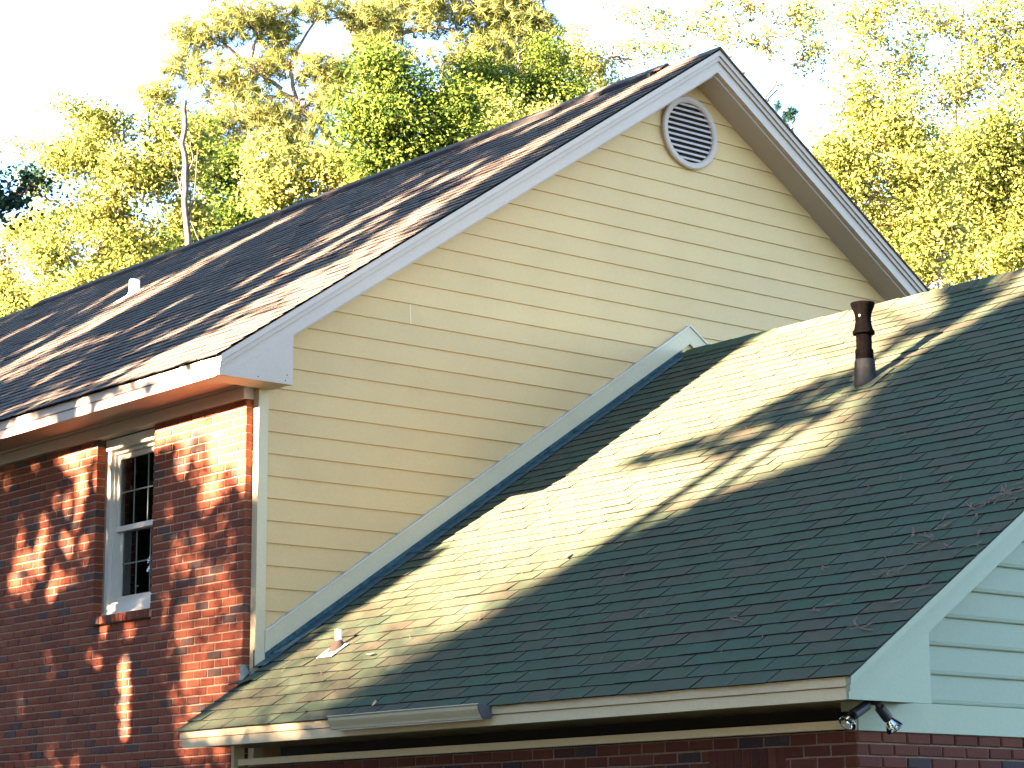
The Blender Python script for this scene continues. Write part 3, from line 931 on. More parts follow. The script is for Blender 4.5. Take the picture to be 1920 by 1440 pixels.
# ---- litter on the roofs -------------------------------------------------------
def roof_pt(x, y): return Vector((x, y, zb(y) + 0.013))
pn = MB()
spots = [(6.64, -0.10, 4), (6.55, -0.41, 5), (5.42, -0.21, 6), (6.47, 0.71, 7), (6.35, 0.52, 6), (6.50, 0.74, 7), (6.62, 0.82, 8), (6.70, 0.95, 8), (5.2, 0.6, 3), (5.9, 1.2, 3), (4.4, 0.1, 3), (6.1, -0.2, 4), (6.3, 0.15, 5), (5.0, -0.55, 3), (3.6, 0.5, 2), (6.65, 0.3, 5), (6.2, 0.55, 6), (5.7, 0.3, 2), (2.4, 0.2, 2), (4.9, 1.9, 2), (5.9, 2.6, 3)]
def needle(b, p, L, ang, wm_, n=5, wdt=0.0028):
    pts = []
    cur = Vector((0, 0, 0)); a = ang
    bend = rng.uniform(-0.35, 0.35)
    for i in range(n):
        pts.append(cur.copy()); cur = cur + Vector((math.cos(a), math.sin(a), rng.uniform(-.05, .12))) * (L / n); a += bend
        cur.z = max(cur.z, 0.0)
    for i in range(n - 1):
        d = (pts[i + 1] - pts[i]).normalized(); s = Vector((-d.y, d.x, 0)) * wdt
        b.add([p + wm_ @ q for q in (pts[i] - s, pts[i] + s, pts[i + 1] + s, pts[i + 1] - s)], [(0, 1, 2, 3)])
for (x, y, n) in spots:
    for _ in range(max(1, int(n * .65))):
        p = roof_pt(x + rng.gauss(0, .06), y + rng.gauss(0, .05))
        a = rng.uniform(0, 6.28)
        for _k in range(3):
            needle(pn, p, rng.uniform(.10, .19), a + rng.uniform(-.25, .25), wm)
for _ in range(170):
    x, y = rng.uniform(0.3, 6.8), rng.uniform(-0.8, 4.4)
    needle(pn, roof_pt(x, y), rng.uniform(.06, .16), rng.uniform(0, 6.28), wm, 4, 0.0022)
for _ in range(420):
    x, y = rng.uniform(-13.5, 0.3), rng.uniform(-0.6, 4.5)
    if math.sin(x * 1.3 + y * 2.1) + math.sin(x * 0.7 - y * 1.7 + 1) + rng.gauss(0, .7) < 0.4: continue
    needle(pn, Vector((x, y, za(y) + 0.015)), rng.uniform(.12, .22), rng.uniform(0, 6.28), shm, 4, 0.0035)
pn.build('pine_needles', M['straw'], kind='stuff')['label'] = 'brown pine needles scattered over both roofs'
for (x, y, lab) in ((2.51, -0.77, 'curled tan leaf lying above the gutter piece'), (2.56, 0.91, 'pinkish dry leaf on the sunlit middle of the wing roof'), (1.58, -0.13, 'pale dry leaf on the wing roof right of the small white pipe')):
    b = MB(); p = roof_pt(x, y) + Vector((0, 0, 0.004))
    q = [(-.045, 0, 0.012), (-.02, .018, .004), (.02, .020, .003), (.05, 0, .012), (.02, -.018, .01), (-.02, -.017, .012), (0, 0, -0.001)]
    ro = Matrix.Rotation(rng.uniform(0, 6), 3, 'Z')
    b.add([p + wm @ (ro @ Vector(v)) for v in q], [(6, 0, 5), (6, 5, 4), (6, 4, 3), (6, 3, 2), (6, 2, 1), (6, 1, 0)])
    o = b.build('fallen_leaf', M['dryleaf'])
    o['label'] = lab; o['category'] = 'leaf'; o['group'] = 'fallen leaves on the wing roof'

TREES = [
 {'name': 'broadleaf_tree', 'label': 'spreading yellow green tree behind the far end of the main roof ridge', 'kind': 'leaf', 'base': [-29.59, 15.0, 0.0], 'trunk': [[-29.59, 15.0, 13.85], [-29.35, 14.97, 14.9], [-28.95, 15.04, 16.18], [-28.69, 14.98, 17.34]], 'tr': 0.12, 'limbs': [[[-29.18, 14.98, 15.48], [-29.59, 14.41, 15.72], [-29.78, 14.1, 15.95]], [[-29.1, 15.0, 15.71], [-28.6, 15.43, 16.29], [-28.28, 15.63, 16.87]], [[-28.92, 15.01, 16.41], [-29.35, 14.37, 16.76], [-29.7, 13.89, 16.94]], [[-29.76, 14.69, 14.2], [-29.82, 14.43, 14.79], [-29.88, 14.25, 15.14]]], 'blobs': [[-28.8, 14.76, 17.63, 0.71, 0.57, 1.0], [-29.56, 14.08, 16.88, 0.83, 0.5, 1.0], [-28.18, 15.56, 17.45, 0.71, 0.65, 1.0], [-29.52, 14.5, 15.72, 0.89, 0.65, 1.0], [-28.61, 15.36, 16.46, 0.95, 0.65, 1.0], [-29.97, 14.25, 14.79, 0.71, 0.59, 1.0], [-29.03, 15.32, 15.01, 1.01, 0.71, 1.0], [-28.16, 16.14, 15.7, 0.53, 0.59, 1.0], [-29.97, 13.49, 17.17, 0.38, 0.14, 0.5], [-29.0, 14.39, 18.04, 0.3, 0.26, 0.7], [-28.26, 15.77, 16.52, 0.59, 0.59, 1.0], [-30.1, 13.6, 16.3, 0.3, 0.42, 0.6], [-29.93, 14.52, 14.09, 0.95, 0.47, 1.0], [-29.16, 15.42, 14.2, 0.71, 0.36, 1.0], [-27.82, 16.18, 16.86, 0.47, 0.71, 1.0], [-30.23, 13.7, 15.49, 0.47, 0.3, 0.4]], 'tone': 0.75, 'leaf': 0.13, 'dens': 1.0},
 {'name': 'green_tree', 'label': 'dark green leafy tree close behind the bare dead trunk', 'kind': 'leaf', 'base': [-31.29, 18.89, 0.0], 'trunk': [[-31.29, 18.89, 15.28], [-31.13, 18.81, 16.16], [-31.08, 18.68, 16.78], [-30.79, 18.75, 17.66]], 'tr': 0.2, 'limbs': [[[-31.11, 18.75, 16.41], [-30.69, 19.15, 16.78], [-30.42, 19.43, 16.9]], [[-31.09, 18.74, 16.53], [-31.3, 18.33, 17.03]]], 'blobs': [[-30.95, 18.55, 17.66, 0.46, 0.7, 1.0], [-30.65, 19.12, 17.03, 0.77, 0.64, 1.0], [-30.44, 19.53, 16.53, 0.57, 0.45, 1.0], [-30.98, 18.89, 16.47, 0.77, 0.51, 1.0], [-31.6, 18.24, 16.16, 0.51, 0.64, 1.0], [-31.94, 18.03, 15.54, 0.64, 0.51, 1.0], [-30.63, 19.42, 16.15, 0.64, 0.32, 1.0], [-30.84, 18.37, 18.66, 0.36, 0.51, 0.7], [-30.43, 19.11, 17.9, 0.57, 0.51, 0.7]], 'tone': 0.25, 'leaf': 0.13, 'dens': 1.15},
 {'name': 'dead_tree', 'label': 'bare grey snapped dead trunk rising between the leafy trees', 'kind': 'snag', 'base': [-26.54, 15.49, 0.0], 'trunk': [[-26.54, 15.49, 13.82], [-26.38, 15.34, 14.94], [-26.24, 15.19, 15.94], [-26.11, 15.06, 16.84], [-26.0, 14.98, 17.51]], 'tr': 0.11, 'limbs': [[[-26.15, 15.12, 16.5], [-26.21, 14.99, 16.7], [-26.31, 14.79, 16.95]], [[-26.39, 15.36, 14.83], [-26.35, 15.17, 15.61], [-26.34, 15.03, 16.08]], [[-26.37, 15.36, 14.94], [-26.14, 15.38, 15.72], [-25.98, 15.32, 16.5]], [[-26.39, 15.39, 14.71], [-26.22, 15.32, 15.61], [-26.15, 15.19, 16.28]], [[-26.33, 15.33, 15.16], [-26.25, 15.67, 14.38]], [[-26.2, 15.23, 15.94], [-26.08, 15.28, 16.28], [-26.03, 15.15, 16.84]], [[-26.2, 15.13, 16.28], [-26.34, 15.14, 15.72], [-26.42, 15.37, 14.71]], [[-26.04, 15.0, 17.28], [-26.18, 14.89, 17.12]]], 'blobs': [], 'tone': 0, 'leaf': 0, 'dens': 0},
 {'name': 'pine_tree', 'label': 'twisted pine with feathery yellow tufts above the dead trunk', 'kind': 'pine', 'base': [-30.18, 22.88, 0.0], 'trunk': [[-30.18, 22.88, 17.04], [-30.25, 22.43, 18.21], [-30.51, 21.71, 19.45], [-30.73, 21.38, 19.71], [-30.95, 20.96, 20.16], [-31.22, 20.51, 20.56], [-31.39, 20.14, 21.08]], 'tr': 0.13, 'limbs': [[[-30.73, 21.38, 19.71], [-30.84, 21.13, 20.03], [-30.63, 21.38, 20.07], [-30.42, 21.56, 20.31], [-30.28, 21.75, 20.26], [-30.34, 21.76, 19.96], [-30.47, 21.68, 19.7]], [[-30.95, 20.96, 20.16], [-31.56, 20.26, 20.04], [-31.84, 19.82, 20.37]], [[-31.22, 20.51, 20.56], [-31.69, 19.7, 21.34], [-32.09, 19.17, 21.47]], [[-30.82, 21.2, 19.9], [-30.3, 21.79, 20.03], [-30.0, 22.07, 20.28]], [[-31.31, 20.75, 19.45], [-30.99, 21.08, 19.62], [-30.76, 21.4, 19.51]], [[-31.39, 20.14, 21.08], [-31.2, 20.16, 21.72], [-30.83, 20.53, 21.98]], [[-31.31, 20.24, 21.08], [-32.0, 19.44, 20.95], [-32.46, 18.87, 21.02]], [[-30.82, 21.2, 19.9], [-30.82, 20.87, 20.94], [-30.24, 21.25, 21.97], [-29.63, 21.94, 22.1]]], 'blobs': [[-32.2, 19.0, 21.58, 0.79, 0.48, 1.0], [-31.41, 19.82, 22.01, 1.12, 0.6, 1.0], [-32.53, 18.84, 20.83, 0.6, 0.34, 1.0], [-31.81, 19.79, 20.56, 1.12, 0.6, 1.0], [-30.35, 21.5, 20.74, 0.93, 0.46, 1.0], [-30.85, 20.55, 21.85, 0.6, 0.53, 1.0], [-30.29, 21.79, 20.09, 0.79, 0.46, 1.0], [-31.53, 20.41, 19.71, 1.12, 0.6, 1.0], [-32.31, 19.6, 19.27, 0.93, 0.53, 1.0], [-31.05, 21.13, 19.26, 1.06, 0.6, 1.0], [-30.11, 21.31, 22.26, 0.79, 0.37, 1.0], [-29.36, 22.24, 22.16, 0.79, 0.46, 1.0], [-30.97, 20.65, 21.07, 0.53, 0.6, 1.0], [-32.98, 18.52, 20.12, 0.66, 0.46, 1.0], [-32.04, 20.14, 18.62, 0.79, 0.53, 1.0], [-31.11, 21.26, 18.61, 0.73, 0.53, 1.0], [-30.02, 21.92, 20.67, 0.53, 0.4, 1.0]], 'tone': 0.6, 'leaf': 0.26, 'dens': 1.0},
 {'name': 'pine_tree', 'label': 'tall forked pine reaching above the middle of the main roof ridge', 'kind': 'pine', 'base': [-33.59, 24.83, 0.0], 'trunk': [[-33.59, 24.83, 18.11], [-32.54, 25.35, 20.46], [-31.87, 25.91, 21.21], [-31.23, 26.49, 21.83], [-30.89, 26.76, 22.27], [-30.52, 27.06, 22.73], [-30.41, 27.05, 23.21], [-30.21, 27.12, 23.77], [-30.01, 27.05, 24.73]], 'tr': 0.15, 'limbs': [[[-30.89, 26.76, 22.27], [-31.17, 26.53, 21.97], [-31.5, 26.25, 21.56]], [[-30.52, 27.06, 22.73], [-30.19, 27.56, 22.45], [-29.72, 28.08, 22.58]], [[-30.84, 26.81, 22.31], [-30.34, 27.49, 22.1], [-29.84, 28.0, 22.37], [-29.49, 28.36, 22.58]], [[-32.59, 24.76, 22.12], [-32.52, 24.53, 23.09], [-32.3, 24.54, 23.92]], [[-32.93, 23.95, 23.37], [-32.62, 24.43, 23.02], [-32.41, 24.63, 23.23]], [[-32.03, 25.13, 23.09], [-31.89, 25.21, 23.39], [-31.58, 25.59, 23.36]], [[-32.03, 25.14, 23.06], [-31.52, 25.73, 23.15], [-30.89, 26.49, 23.15]], [[-30.45, 27.04, 23.07], [-30.5, 26.81, 23.63], [-30.75, 26.38, 24.05]], [[-32.54, 25.35, 20.46], [-32.16, 25.24, 22.26], [-31.85, 25.26, 23.36]]], 'blobs': [[-31.45, 25.67, 23.57, 1.2, 0.64, 1.0], [-30.58, 26.7, 23.66, 1.2, 0.57, 1.0], [-30.01, 27.51, 23.28, 1.13, 0.59, 1.0], [-29.61, 28.09, 23.0, 0.64, 0.51, 1.0], [-30.89, 26.67, 22.59, 0.71, 0.49, 0.9], [-32.4, 24.62, 23.3, 0.78, 0.64, 1], [-32.35, 24.94, 22.47, 0.78, 0.64, 1], [-30.42, 27.28, 22.45, 0.92, 0.85, 1], [-29.86, 28.02, 22.24, 0.64, 0.57, 0.8], [-31.52, 25.99, 22.32, 0.85, 0.35, 0.5], [-29.57, 28.33, 22.37, 0.49, 0.42, 0.6], [-31.71, 25.16, 24.2, 1.27, 0.57, 1.0], [-30.23, 26.87, 24.46, 1.27, 0.57, 1.0], [-31.19, 26.54, 21.83, 0.57, 0.49, 0.5], [-32.59, 24.59, 22.68, 0.57, 0.57, 0.8], [-29.7, 27.71, 23.83, 0.71, 0.42, 0.8]], 'tone': 0.55, 'leaf': 0.26, 'dens': 0.95},
 {'name': 'broadleaf_tree', 'label': 'bright green bushy tree just behind the middle of the main roof ridge', 'kind': 'leaf', 'base': [-20.28, 16.66, 0.0], 'trunk': [[-20.28, 16.66, 13.85], [-20.11, 16.57, 14.77], [-19.98, 16.43, 15.7], [-19.98, 16.17, 16.52]], 'tr': 0.12, 'limbs': [[[-20.06, 16.53, 15.08], [-19.61, 16.87, 15.7], [-19.35, 17.07, 16.1]], [[-20.04, 16.49, 15.29], [-20.33, 15.97, 15.8], [-20.38, 15.75, 16.32]]], 'blobs': [[-20.2, 15.8, 16.83, 0.52, 0.58, 1.0], [-19.86, 16.33, 16.47, 0.68, 0.52, 1.0], [-20.1, 16.25, 15.8, 0.89, 0.58, 1.0], [-19.51, 16.92, 15.95, 0.68, 0.52, 1.0], [-19.81, 16.76, 15.34, 0.89, 0.42, 1.0], [-19.25, 17.39, 15.43, 0.58, 0.37, 1.0], [-20.4, 16.15, 14.98, 0.73, 0.42, 1.0], [-20.71, 15.53, 15.76, 0.63, 0.63, 0.9], [-19.2, 17.21, 16.21, 0.52, 0.47, 0.8]], 'tone': 0.42, 'leaf': 0.12, 'dens': 1.2},
 {'name': 'broadleaf_tree', 'label': 'pale yellow tree low behind the ridge below the twisted pine', 'kind': 'leaf', 'base': [-22.76, 16.82, 0.0], 'trunk': [[-22.76, 16.82, 13.96], [-22.71, 16.58, 14.92], [-22.77, 16.27, 15.68]], 'tr': 0.12, 'limbs': [[[-22.71, 16.58, 14.92], [-23.11, 15.99, 15.25]], [[-22.73, 16.52, 15.03], [-22.37, 16.79, 15.57]]], 'blobs': [[-22.77, 16.27, 15.68, 0.66, 0.49, 1.0], [-23.17, 15.96, 15.14, 0.71, 0.44, 1.0], [-23.46, 15.7, 14.82, 0.55, 0.33, 1.0], [-22.52, 16.63, 15.46, 0.55, 0.38, 1.0], [-22.38, 16.94, 15.03, 0.55, 0.33, 1.0], [-23.6, 15.4, 15.25, 0.38, 0.49, 0.6], [-22.97, 16.29, 14.82, 0.55, 0.33, 1.0], [-23.31, 15.58, 15.79, 0.44, 0.38, 0.6]], 'tone': 0.85, 'leaf': 0.12, 'dens': 1.0},
 {'name': 'airy_tree', 'label': 'thin grey green see through tree left of the gable peak', 'kind': 'leaf', 'base': [-29.62, 26.09, 0.0], 'trunk': [[-29.62, 26.09, 19.16], [-29.27, 26.16, 20.24], [-28.82, 26.42, 21.17], [-28.47, 26.58, 21.97]], 'tr': 0.07, 'limbs': [[[-29.27, 26.16, 20.24], [-28.51, 26.87, 20.9], [-28.1, 27.24, 21.3]], [[-29.21, 26.2, 20.37], [-29.45, 25.69, 21.04]], [[-28.95, 26.34, 20.9], [-28.43, 27.15, 20.36]], [[-28.82, 26.42, 21.17], [-28.15, 27.1, 21.57]], [[-29.1, 26.29, 20.5], [-28.71, 26.42, 21.57]]], 'blobs': [[-28.84, 26.52, 20.77, 1.03, 0.82, 1], [-28.3, 27.05, 21.17, 0.82, 0.82, 0.9], [-28.04, 27.54, 20.63, 0.62, 0.55, 0.9], [-29.35, 25.88, 20.84, 0.82, 0.82, 1], [-28.04, 27.19, 21.7, 0.55, 0.55, 0.6], [-29.5, 25.56, 21.31, 0.68, 0.68, 0.8], [-28.83, 26.77, 20.03, 0.96, 0.38, 0.6], [-29.32, 26.2, 19.97, 0.82, 0.41, 0.6], [-29.8, 25.27, 21.05, 0.68, 0.55, 0.4], [-28.36, 26.75, 21.84, 0.68, 0.41, 0.4]], 'tone': 0.35, 'leaf': 0.1, 'dens': 0.85},
 {'name': 'sparse_tree', 'label': 'faint lemon coloured sparse tree rising left of the gable peak', 'kind': 'leaf', 'base': [-31.86, 32.24, 0.0], 'trunk': [[-31.86, 32.24, 21.49], [-31.67, 32.0, 22.96], [-31.24, 32.15, 24.14], [-30.86, 32.23, 25.32]], 'tr': 0.06, 'limbs': [[[-31.67, 32.0, 22.96], [-31.91, 31.52, 23.56]], [[-31.24, 32.15, 24.14], [-30.5, 32.9, 24.58], [-30.07, 33.33, 24.87]]], 'blobs': [[-31.84, 31.66, 23.41, 0.75, 0.54, 0.8], [-31.54, 32.19, 22.89, 0.68, 0.3, 0.8], [-32.17, 31.15, 23.78, 0.6, 0.45, 0.7], [-30.81, 32.76, 23.84, 0.75, 0.45, 0.3], [-30.3, 33.13, 24.65, 0.75, 0.45, 0.3], [-31.91, 31.9, 22.38, 0.9, 0.33, 0.6], [-30.84, 32.4, 24.88, 0.75, 0.45, 0.2], [-30.13, 33.57, 23.91, 0.6, 0.38, 0.4], [-31.87, 31.3, 24.44, 0.6, 0.38, 0.2]], 'tone': 0.9, 'leaf': 0.13, 'dens': 0.7},
 {'name': 'sparse_tree', 'label': 'nearly bare tree with dark crooked twigs right of the gable peak', 'kind': 'leaf', 'base': [-17.1, 23.23, 0.0], 'trunk': [[-17.1, 23.23, 15.3], [-16.76, 23.17, 16.8], [-16.55, 23.29, 17.23], [-16.55, 23.08, 17.88], [-16.26, 23.2, 18.63], [-16.23, 23.03, 19.27]], 'tr': 0.045, 'limbs': [[[-17.52, 21.89, 17.94], [-17.59, 21.67, 18.37], [-17.65, 21.47, 18.8], [-17.64, 21.36, 19.18]], [[-16.8, 22.65, 18.31], [-16.67, 22.72, 18.58], [-16.6, 22.73, 18.84]], [[-16.73, 23.22, 16.8], [-16.5, 23.39, 17.12], [-16.24, 23.56, 17.57]], [[-16.52, 23.36, 17.13], [-16.27, 23.69, 17.06], [-15.97, 24.02, 17.14]], [[-16.5, 23.39, 17.12], [-16.72, 23.07, 17.26], [-16.94, 22.77, 17.37]], [[-15.84, 24.12, 17.33], [-15.93, 24.2, 16.74], [-15.74, 24.5, 16.49], [-15.61, 24.76, 16.17]], [[-16.54, 23.62, 16.23], [-16.23, 23.94, 16.39], [-16.03, 24.14, 16.55]], [[-16.76, 23.17, 16.8], [-16.7, 23.33, 16.54], [-16.53, 23.62, 16.27]], [[-16.55, 23.08, 17.88], [-16.8, 22.72, 18.09], [-16.89, 22.51, 18.42]], [[-16.28, 23.2, 18.57], [-16.07, 23.4, 18.71], [-15.9, 23.54, 18.95]], [[-17.29, 21.99, 18.53], [-17.21, 22.14, 18.37], [-17.3, 22.07, 18.21]]], 'blobs': [[-17.14, 22.29, 18.15, 0.39, 0.37, 0.5], [-16.74, 22.84, 17.93, 0.37, 0.37, 0.45], [-16.58, 22.82, 18.61, 0.55, 0.28, 0.35], [-16.09, 23.55, 18.2, 0.39, 0.49, 0.5], [-17.45, 21.84, 18.37, 0.37, 0.28, 0.3], [-17.15, 22.09, 18.76, 0.44, 0.24, 0.4], [-15.91, 23.62, 18.62, 0.33, 0.44, 0.5], [-17.04, 22.63, 17.45, 0.33, 0.2, 0.4], [-15.84, 23.98, 17.76, 0.44, 0.44, 0.3]], 'tone': 0.85, 'leaf': 0.11, 'dens': 0.6},
 {'name': 'pine_tree', 'label': 'small blue green pine tip peeking over the right gable slope', 'kind': 'pine', 'base': [-31.32, 39.28, 0.0], 'trunk': [[-31.32, 39.28, 21.57], [-31.03, 39.06, 23.36]], 'tr': 0.05, 'limbs': [], 'blobs': [[-31.03, 39.06, 23.33, 0.26, 0.26, 1.0], [-31.21, 38.76, 23.6, 0.14, 0.14, 1.0], [-31.18, 39.02, 22.9, 0.22, 0.22, 1.0]], 'tone': 0.1, 'leaf': 0.2, 'dens': 1.2},
 {'name': 'broadleaf_tree', 'label': 'golden leafy tree crowding the lower right gable slope', 'kind': 'leaf', 'base': [-10.09, 20.4, 0.0], 'trunk': [[-10.09, 20.4, 10.59], [-9.99, 20.29, 11.31], [-9.89, 20.25, 11.84], [-9.94, 20.05, 12.29], [-10.08, 19.64, 13.01], [-10.19, 19.26, 13.82]], 'tr': 0.09, 'limbs': [[[-9.89, 20.25, 11.84], [-9.69, 20.38, 12.2], [-9.57, 20.4, 12.56]], [[-9.94, 20.05, 12.29], [-10.3, 19.58, 12.39], [-10.49, 19.27, 12.66]], [[-10.01, 19.82, 12.74], [-9.69, 20.03, 13.28], [-9.5, 20.12, 13.72]]], 'blobs': [[-10.3, 18.94, 14.4, 0.41, 0.46, 0.7], [-10.24, 19.19, 13.82, 0.64, 0.46, 1.0], [-10.84, 18.62, 13.38, 0.44, 0.31, 0.8], [-10.56, 19.09, 12.93, 0.68, 0.5, 1.0], [-10.0, 19.75, 13.01, 0.68, 0.59, 1.0], [-10.23, 19.76, 12.12, 0.68, 0.55, 1.0], [-10.56, 19.32, 12.21, 0.32, 0.46, 1.0], [-10.21, 19.97, 11.49, 0.46, 0.36, 1.0], [-10.49, 18.81, 14.09, 0.36, 0.32, 0.6], [-10.04, 19.5, 13.64, 0.55, 0.36, 0.9], [-10.78, 18.8, 13.02, 0.36, 0.27, 1.0]], 'tone': 0.8, 'leaf': 0.105, 'dens': 1.05},
 {'name': 'broadleaf_tree', 'label': 'broad golden green tree above the right end of the wing ridge', 'kind': 'leaf', 'base': [-12.1, 24.1, 0.0], 'trunk': [[-12.1, 24.1, 11.48], [-11.98, 23.96, 12.37], [-11.83, 23.92, 13.06], [-11.77, 23.74, 13.85], [-11.71, 23.57, 14.63]], 'tr': 0.11, 'limbs': [[[-11.83, 23.92, 13.06], [-11.42, 24.23, 13.65], [-11.13, 24.39, 14.23]], [[-11.8, 23.83, 13.45], [-12.01, 23.42, 13.95], [-12.06, 23.2, 14.44]], [[-11.86, 23.94, 12.86], [-11.59, 24.24, 12.96]]], 'blobs': [[-11.91, 23.34, 14.59, 0.75, 0.65, 1.0], [-11.36, 23.93, 14.83, 0.6, 0.75, 1.0], [-12.12, 23.5, 13.26, 0.75, 0.65, 1.0], [-11.52, 24.18, 13.45, 0.6, 0.75, 1.0], [-12.31, 23.53, 12.47, 0.6, 0.4, 1.0], [-11.8, 24.14, 12.47, 0.7, 0.4, 1.0], [-11.28, 24.25, 14.14, 0.4, 0.8, 1.0], [-11.76, 23.73, 13.94, 0.7, 0.6, 1.0], [-11.21, 24.7, 12.95, 0.6, 0.9, 1.0]], 'tone': 0.66, 'leaf': 0.11, 'dens': 1.15},
 {'name': 'sparse_tree', 'label': 'tall open crowned tree with pale leaves in the top right sky', 'kind': 'leaf', 'base': [-18.69, 31.42, 0.0], 'trunk': [[-18.69, 31.42, 13.73], [-18.17, 31.09, 16.74], [-18.0, 30.72, 18.56], [-17.65, 30.61, 20.25], [-17.34, 30.52, 21.69]], 'tr': 0.08, 'limbs': [[[-18.0, 30.8, 18.31], [-18.34, 30.2, 18.92], [-18.63, 29.65, 19.53]], [[-17.83, 30.74, 19.16], [-17.26, 31.24, 19.76], [-16.87, 31.56, 20.24]], [[-17.92, 30.74, 18.8], [-17.18, 31.49, 19.27], [-16.81, 31.82, 19.63]], [[-17.65, 30.61, 20.25], [-17.99, 30.09, 20.61], [-18.3, 29.55, 21.1]], [[-18.77, 29.76, 18.68], [-18.85, 29.35, 19.65], [-18.79, 29.15, 20.5]]], 'blobs': [[-17.97, 30.62, 18.98, 0.86, 0.68, 0.55], [-18.54, 29.74, 19.59, 0.74, 0.74, 0.5], [-17.34, 31.14, 19.76, 0.92, 0.92, 0.6], [-18.87, 29.13, 20.26, 0.55, 0.68, 0.4], [-17.06, 31.78, 18.79, 0.55, 0.74, 0.7], [-17.93, 30.2, 20.49, 0.86, 0.55, 0.45], [-16.95, 31.31, 20.72, 0.86, 0.49, 0.5], [-18.77, 29.76, 18.68, 0.62, 0.49, 0.5], [-18.64, 29.19, 20.98, 0.74, 0.49, 0.4], [-19.26, 28.58, 20.5, 0.43, 0.55, 0.25], [-16.77, 31.79, 19.87, 0.49, 0.74, 0.6], [-19.34, 28.8, 19.53, 0.49, 0.49, 0.3]], 'tone': 0.85, 'leaf': 0.12, 'dens': 0.8},
 {'name': 'evergreen_tree', 'label': 'dark blue green tree at the far left edge of the sky', 'kind': 'leaf', 'base': [-15.19, 5.03, 0.0], 'trunk': [[-15.19, 5.03, 9.33], [-14.96, 4.95, 10.47], [-14.78, 5.0, 11.0]], 'tr': 0.1, 'limbs': [[[-14.93, 4.92, 10.7], [-14.62, 5.17, 11.07]]], 'blobs': [[-14.64, 5.09, 11.26, 0.16, 0.19, 1.0], [-14.57, 5.27, 10.95, 0.2, 0.09, 1.0], [-14.73, 5.08, 10.92, 0.16, 0.14, 1.0], [-14.91, 4.81, 11.08, 0.35, 0.35, 1.0]], 'tone': 0.06, 'leaf': 0.11, 'dens': 1.6},
 {'name': 'broadleaf_tree', 'label': 'low yellow tree beneath the dark tree at the far left edge', 'kind': 'leaf', 'base': [-38.1, 17.26, 0.0], 'trunk': [[-38.1, 17.26, 14.67], [-37.86, 17.13, 16.02], [-37.69, 16.94, 17.22]], 'tr': 0.08, 'limbs': [[[-37.86, 17.13, 16.02], [-37.58, 17.21, 16.82]]], 'blobs': [[-37.64, 16.96, 17.36, 0.47, 0.41, 0.8], [-37.58, 17.21, 16.82, 0.33, 0.33, 0.5], [-37.92, 17.0, 16.15, 0.36, 0.48, 0.9], [-37.81, 17.29, 15.68, 0.55, 0.41, 1.0], [-38.15, 16.52, 16.82, 0.55, 0.82, 1.0], [-38.06, 17.06, 15.48, 0.55, 0.41, 1.0], [-37.45, 17.71, 15.74, 0.68, 0.48, 1]], 'tone': 0.7, 'leaf': 0.13, 'dens': 1.0},
 {'name': 'broadleaf_tree', 'label': 'leafy yellow green tree low behind the middle of the main ridge', 'kind': 'leaf', 'base': [-24.65, 21.99, 0.0], 'trunk': [[-24.65, 21.99, 15.7], [-24.44, 21.91, 16.76], [-24.33, 21.74, 17.71]], 'tr': 0.08, 'limbs': [[[-24.44, 21.91, 16.76], [-23.92, 22.35, 17.35]], [[-24.44, 21.87, 16.88], [-24.79, 21.33, 17.24]]], 'blobs': [[-24.79, 21.33, 17.24, 0.85, 0.48, 1.0], [-24.13, 22.05, 17.47, 0.73, 0.48, 1.0], [-23.62, 22.57, 17.82, 0.73, 0.42, 1.0], [-24.23, 21.67, 18.3, 0.85, 0.6, 0.6], [-23.19, 23.0, 18.06, 0.6, 0.36, 0.8], [-25.23, 20.91, 16.89, 0.73, 0.48, 1.0]], 'tone': 0.6, 'leaf': 0.12, 'dens': 1.1},
 {'name': 'broadleaf_tree', 'label': 'yellow green tree low behind the ridge near the white pipe stub', 'kind': 'leaf', 'base': [-33.32, 18.45, 0.0], 'trunk': [[-33.32, 18.45, 14.0], [-33.03, 18.47, 15.02], [-32.75, 18.5, 16.04]], 'tr': 0.08, 'limbs': [[[-33.03, 18.47, 15.02], [-33.49, 17.76, 15.54]], [[-32.99, 18.44, 15.28], [-32.5, 18.8, 16.04]]], 'blobs': [[-33.74, 17.46, 15.54, 0.91, 0.58, 1.0], [-32.95, 18.33, 15.79, 0.78, 0.65, 1.0], [-32.48, 18.78, 16.16, 0.65, 0.65, 1.0], [-34.4, 16.82, 15.03, 0.91, 0.52, 1.0], [-34.96, 16.26, 14.66, 0.78, 0.45, 1.0], [-31.98, 19.38, 16.16, 0.65, 0.52, 1.0], [-33.62, 16.71, 18.34, 0.78, 0.52, 0.7], [-34.36, 16.3, 16.82, 0.65, 0.65, 0.8]], 'tone': 0.62, 'leaf': 0.12, 'dens': 1.1},
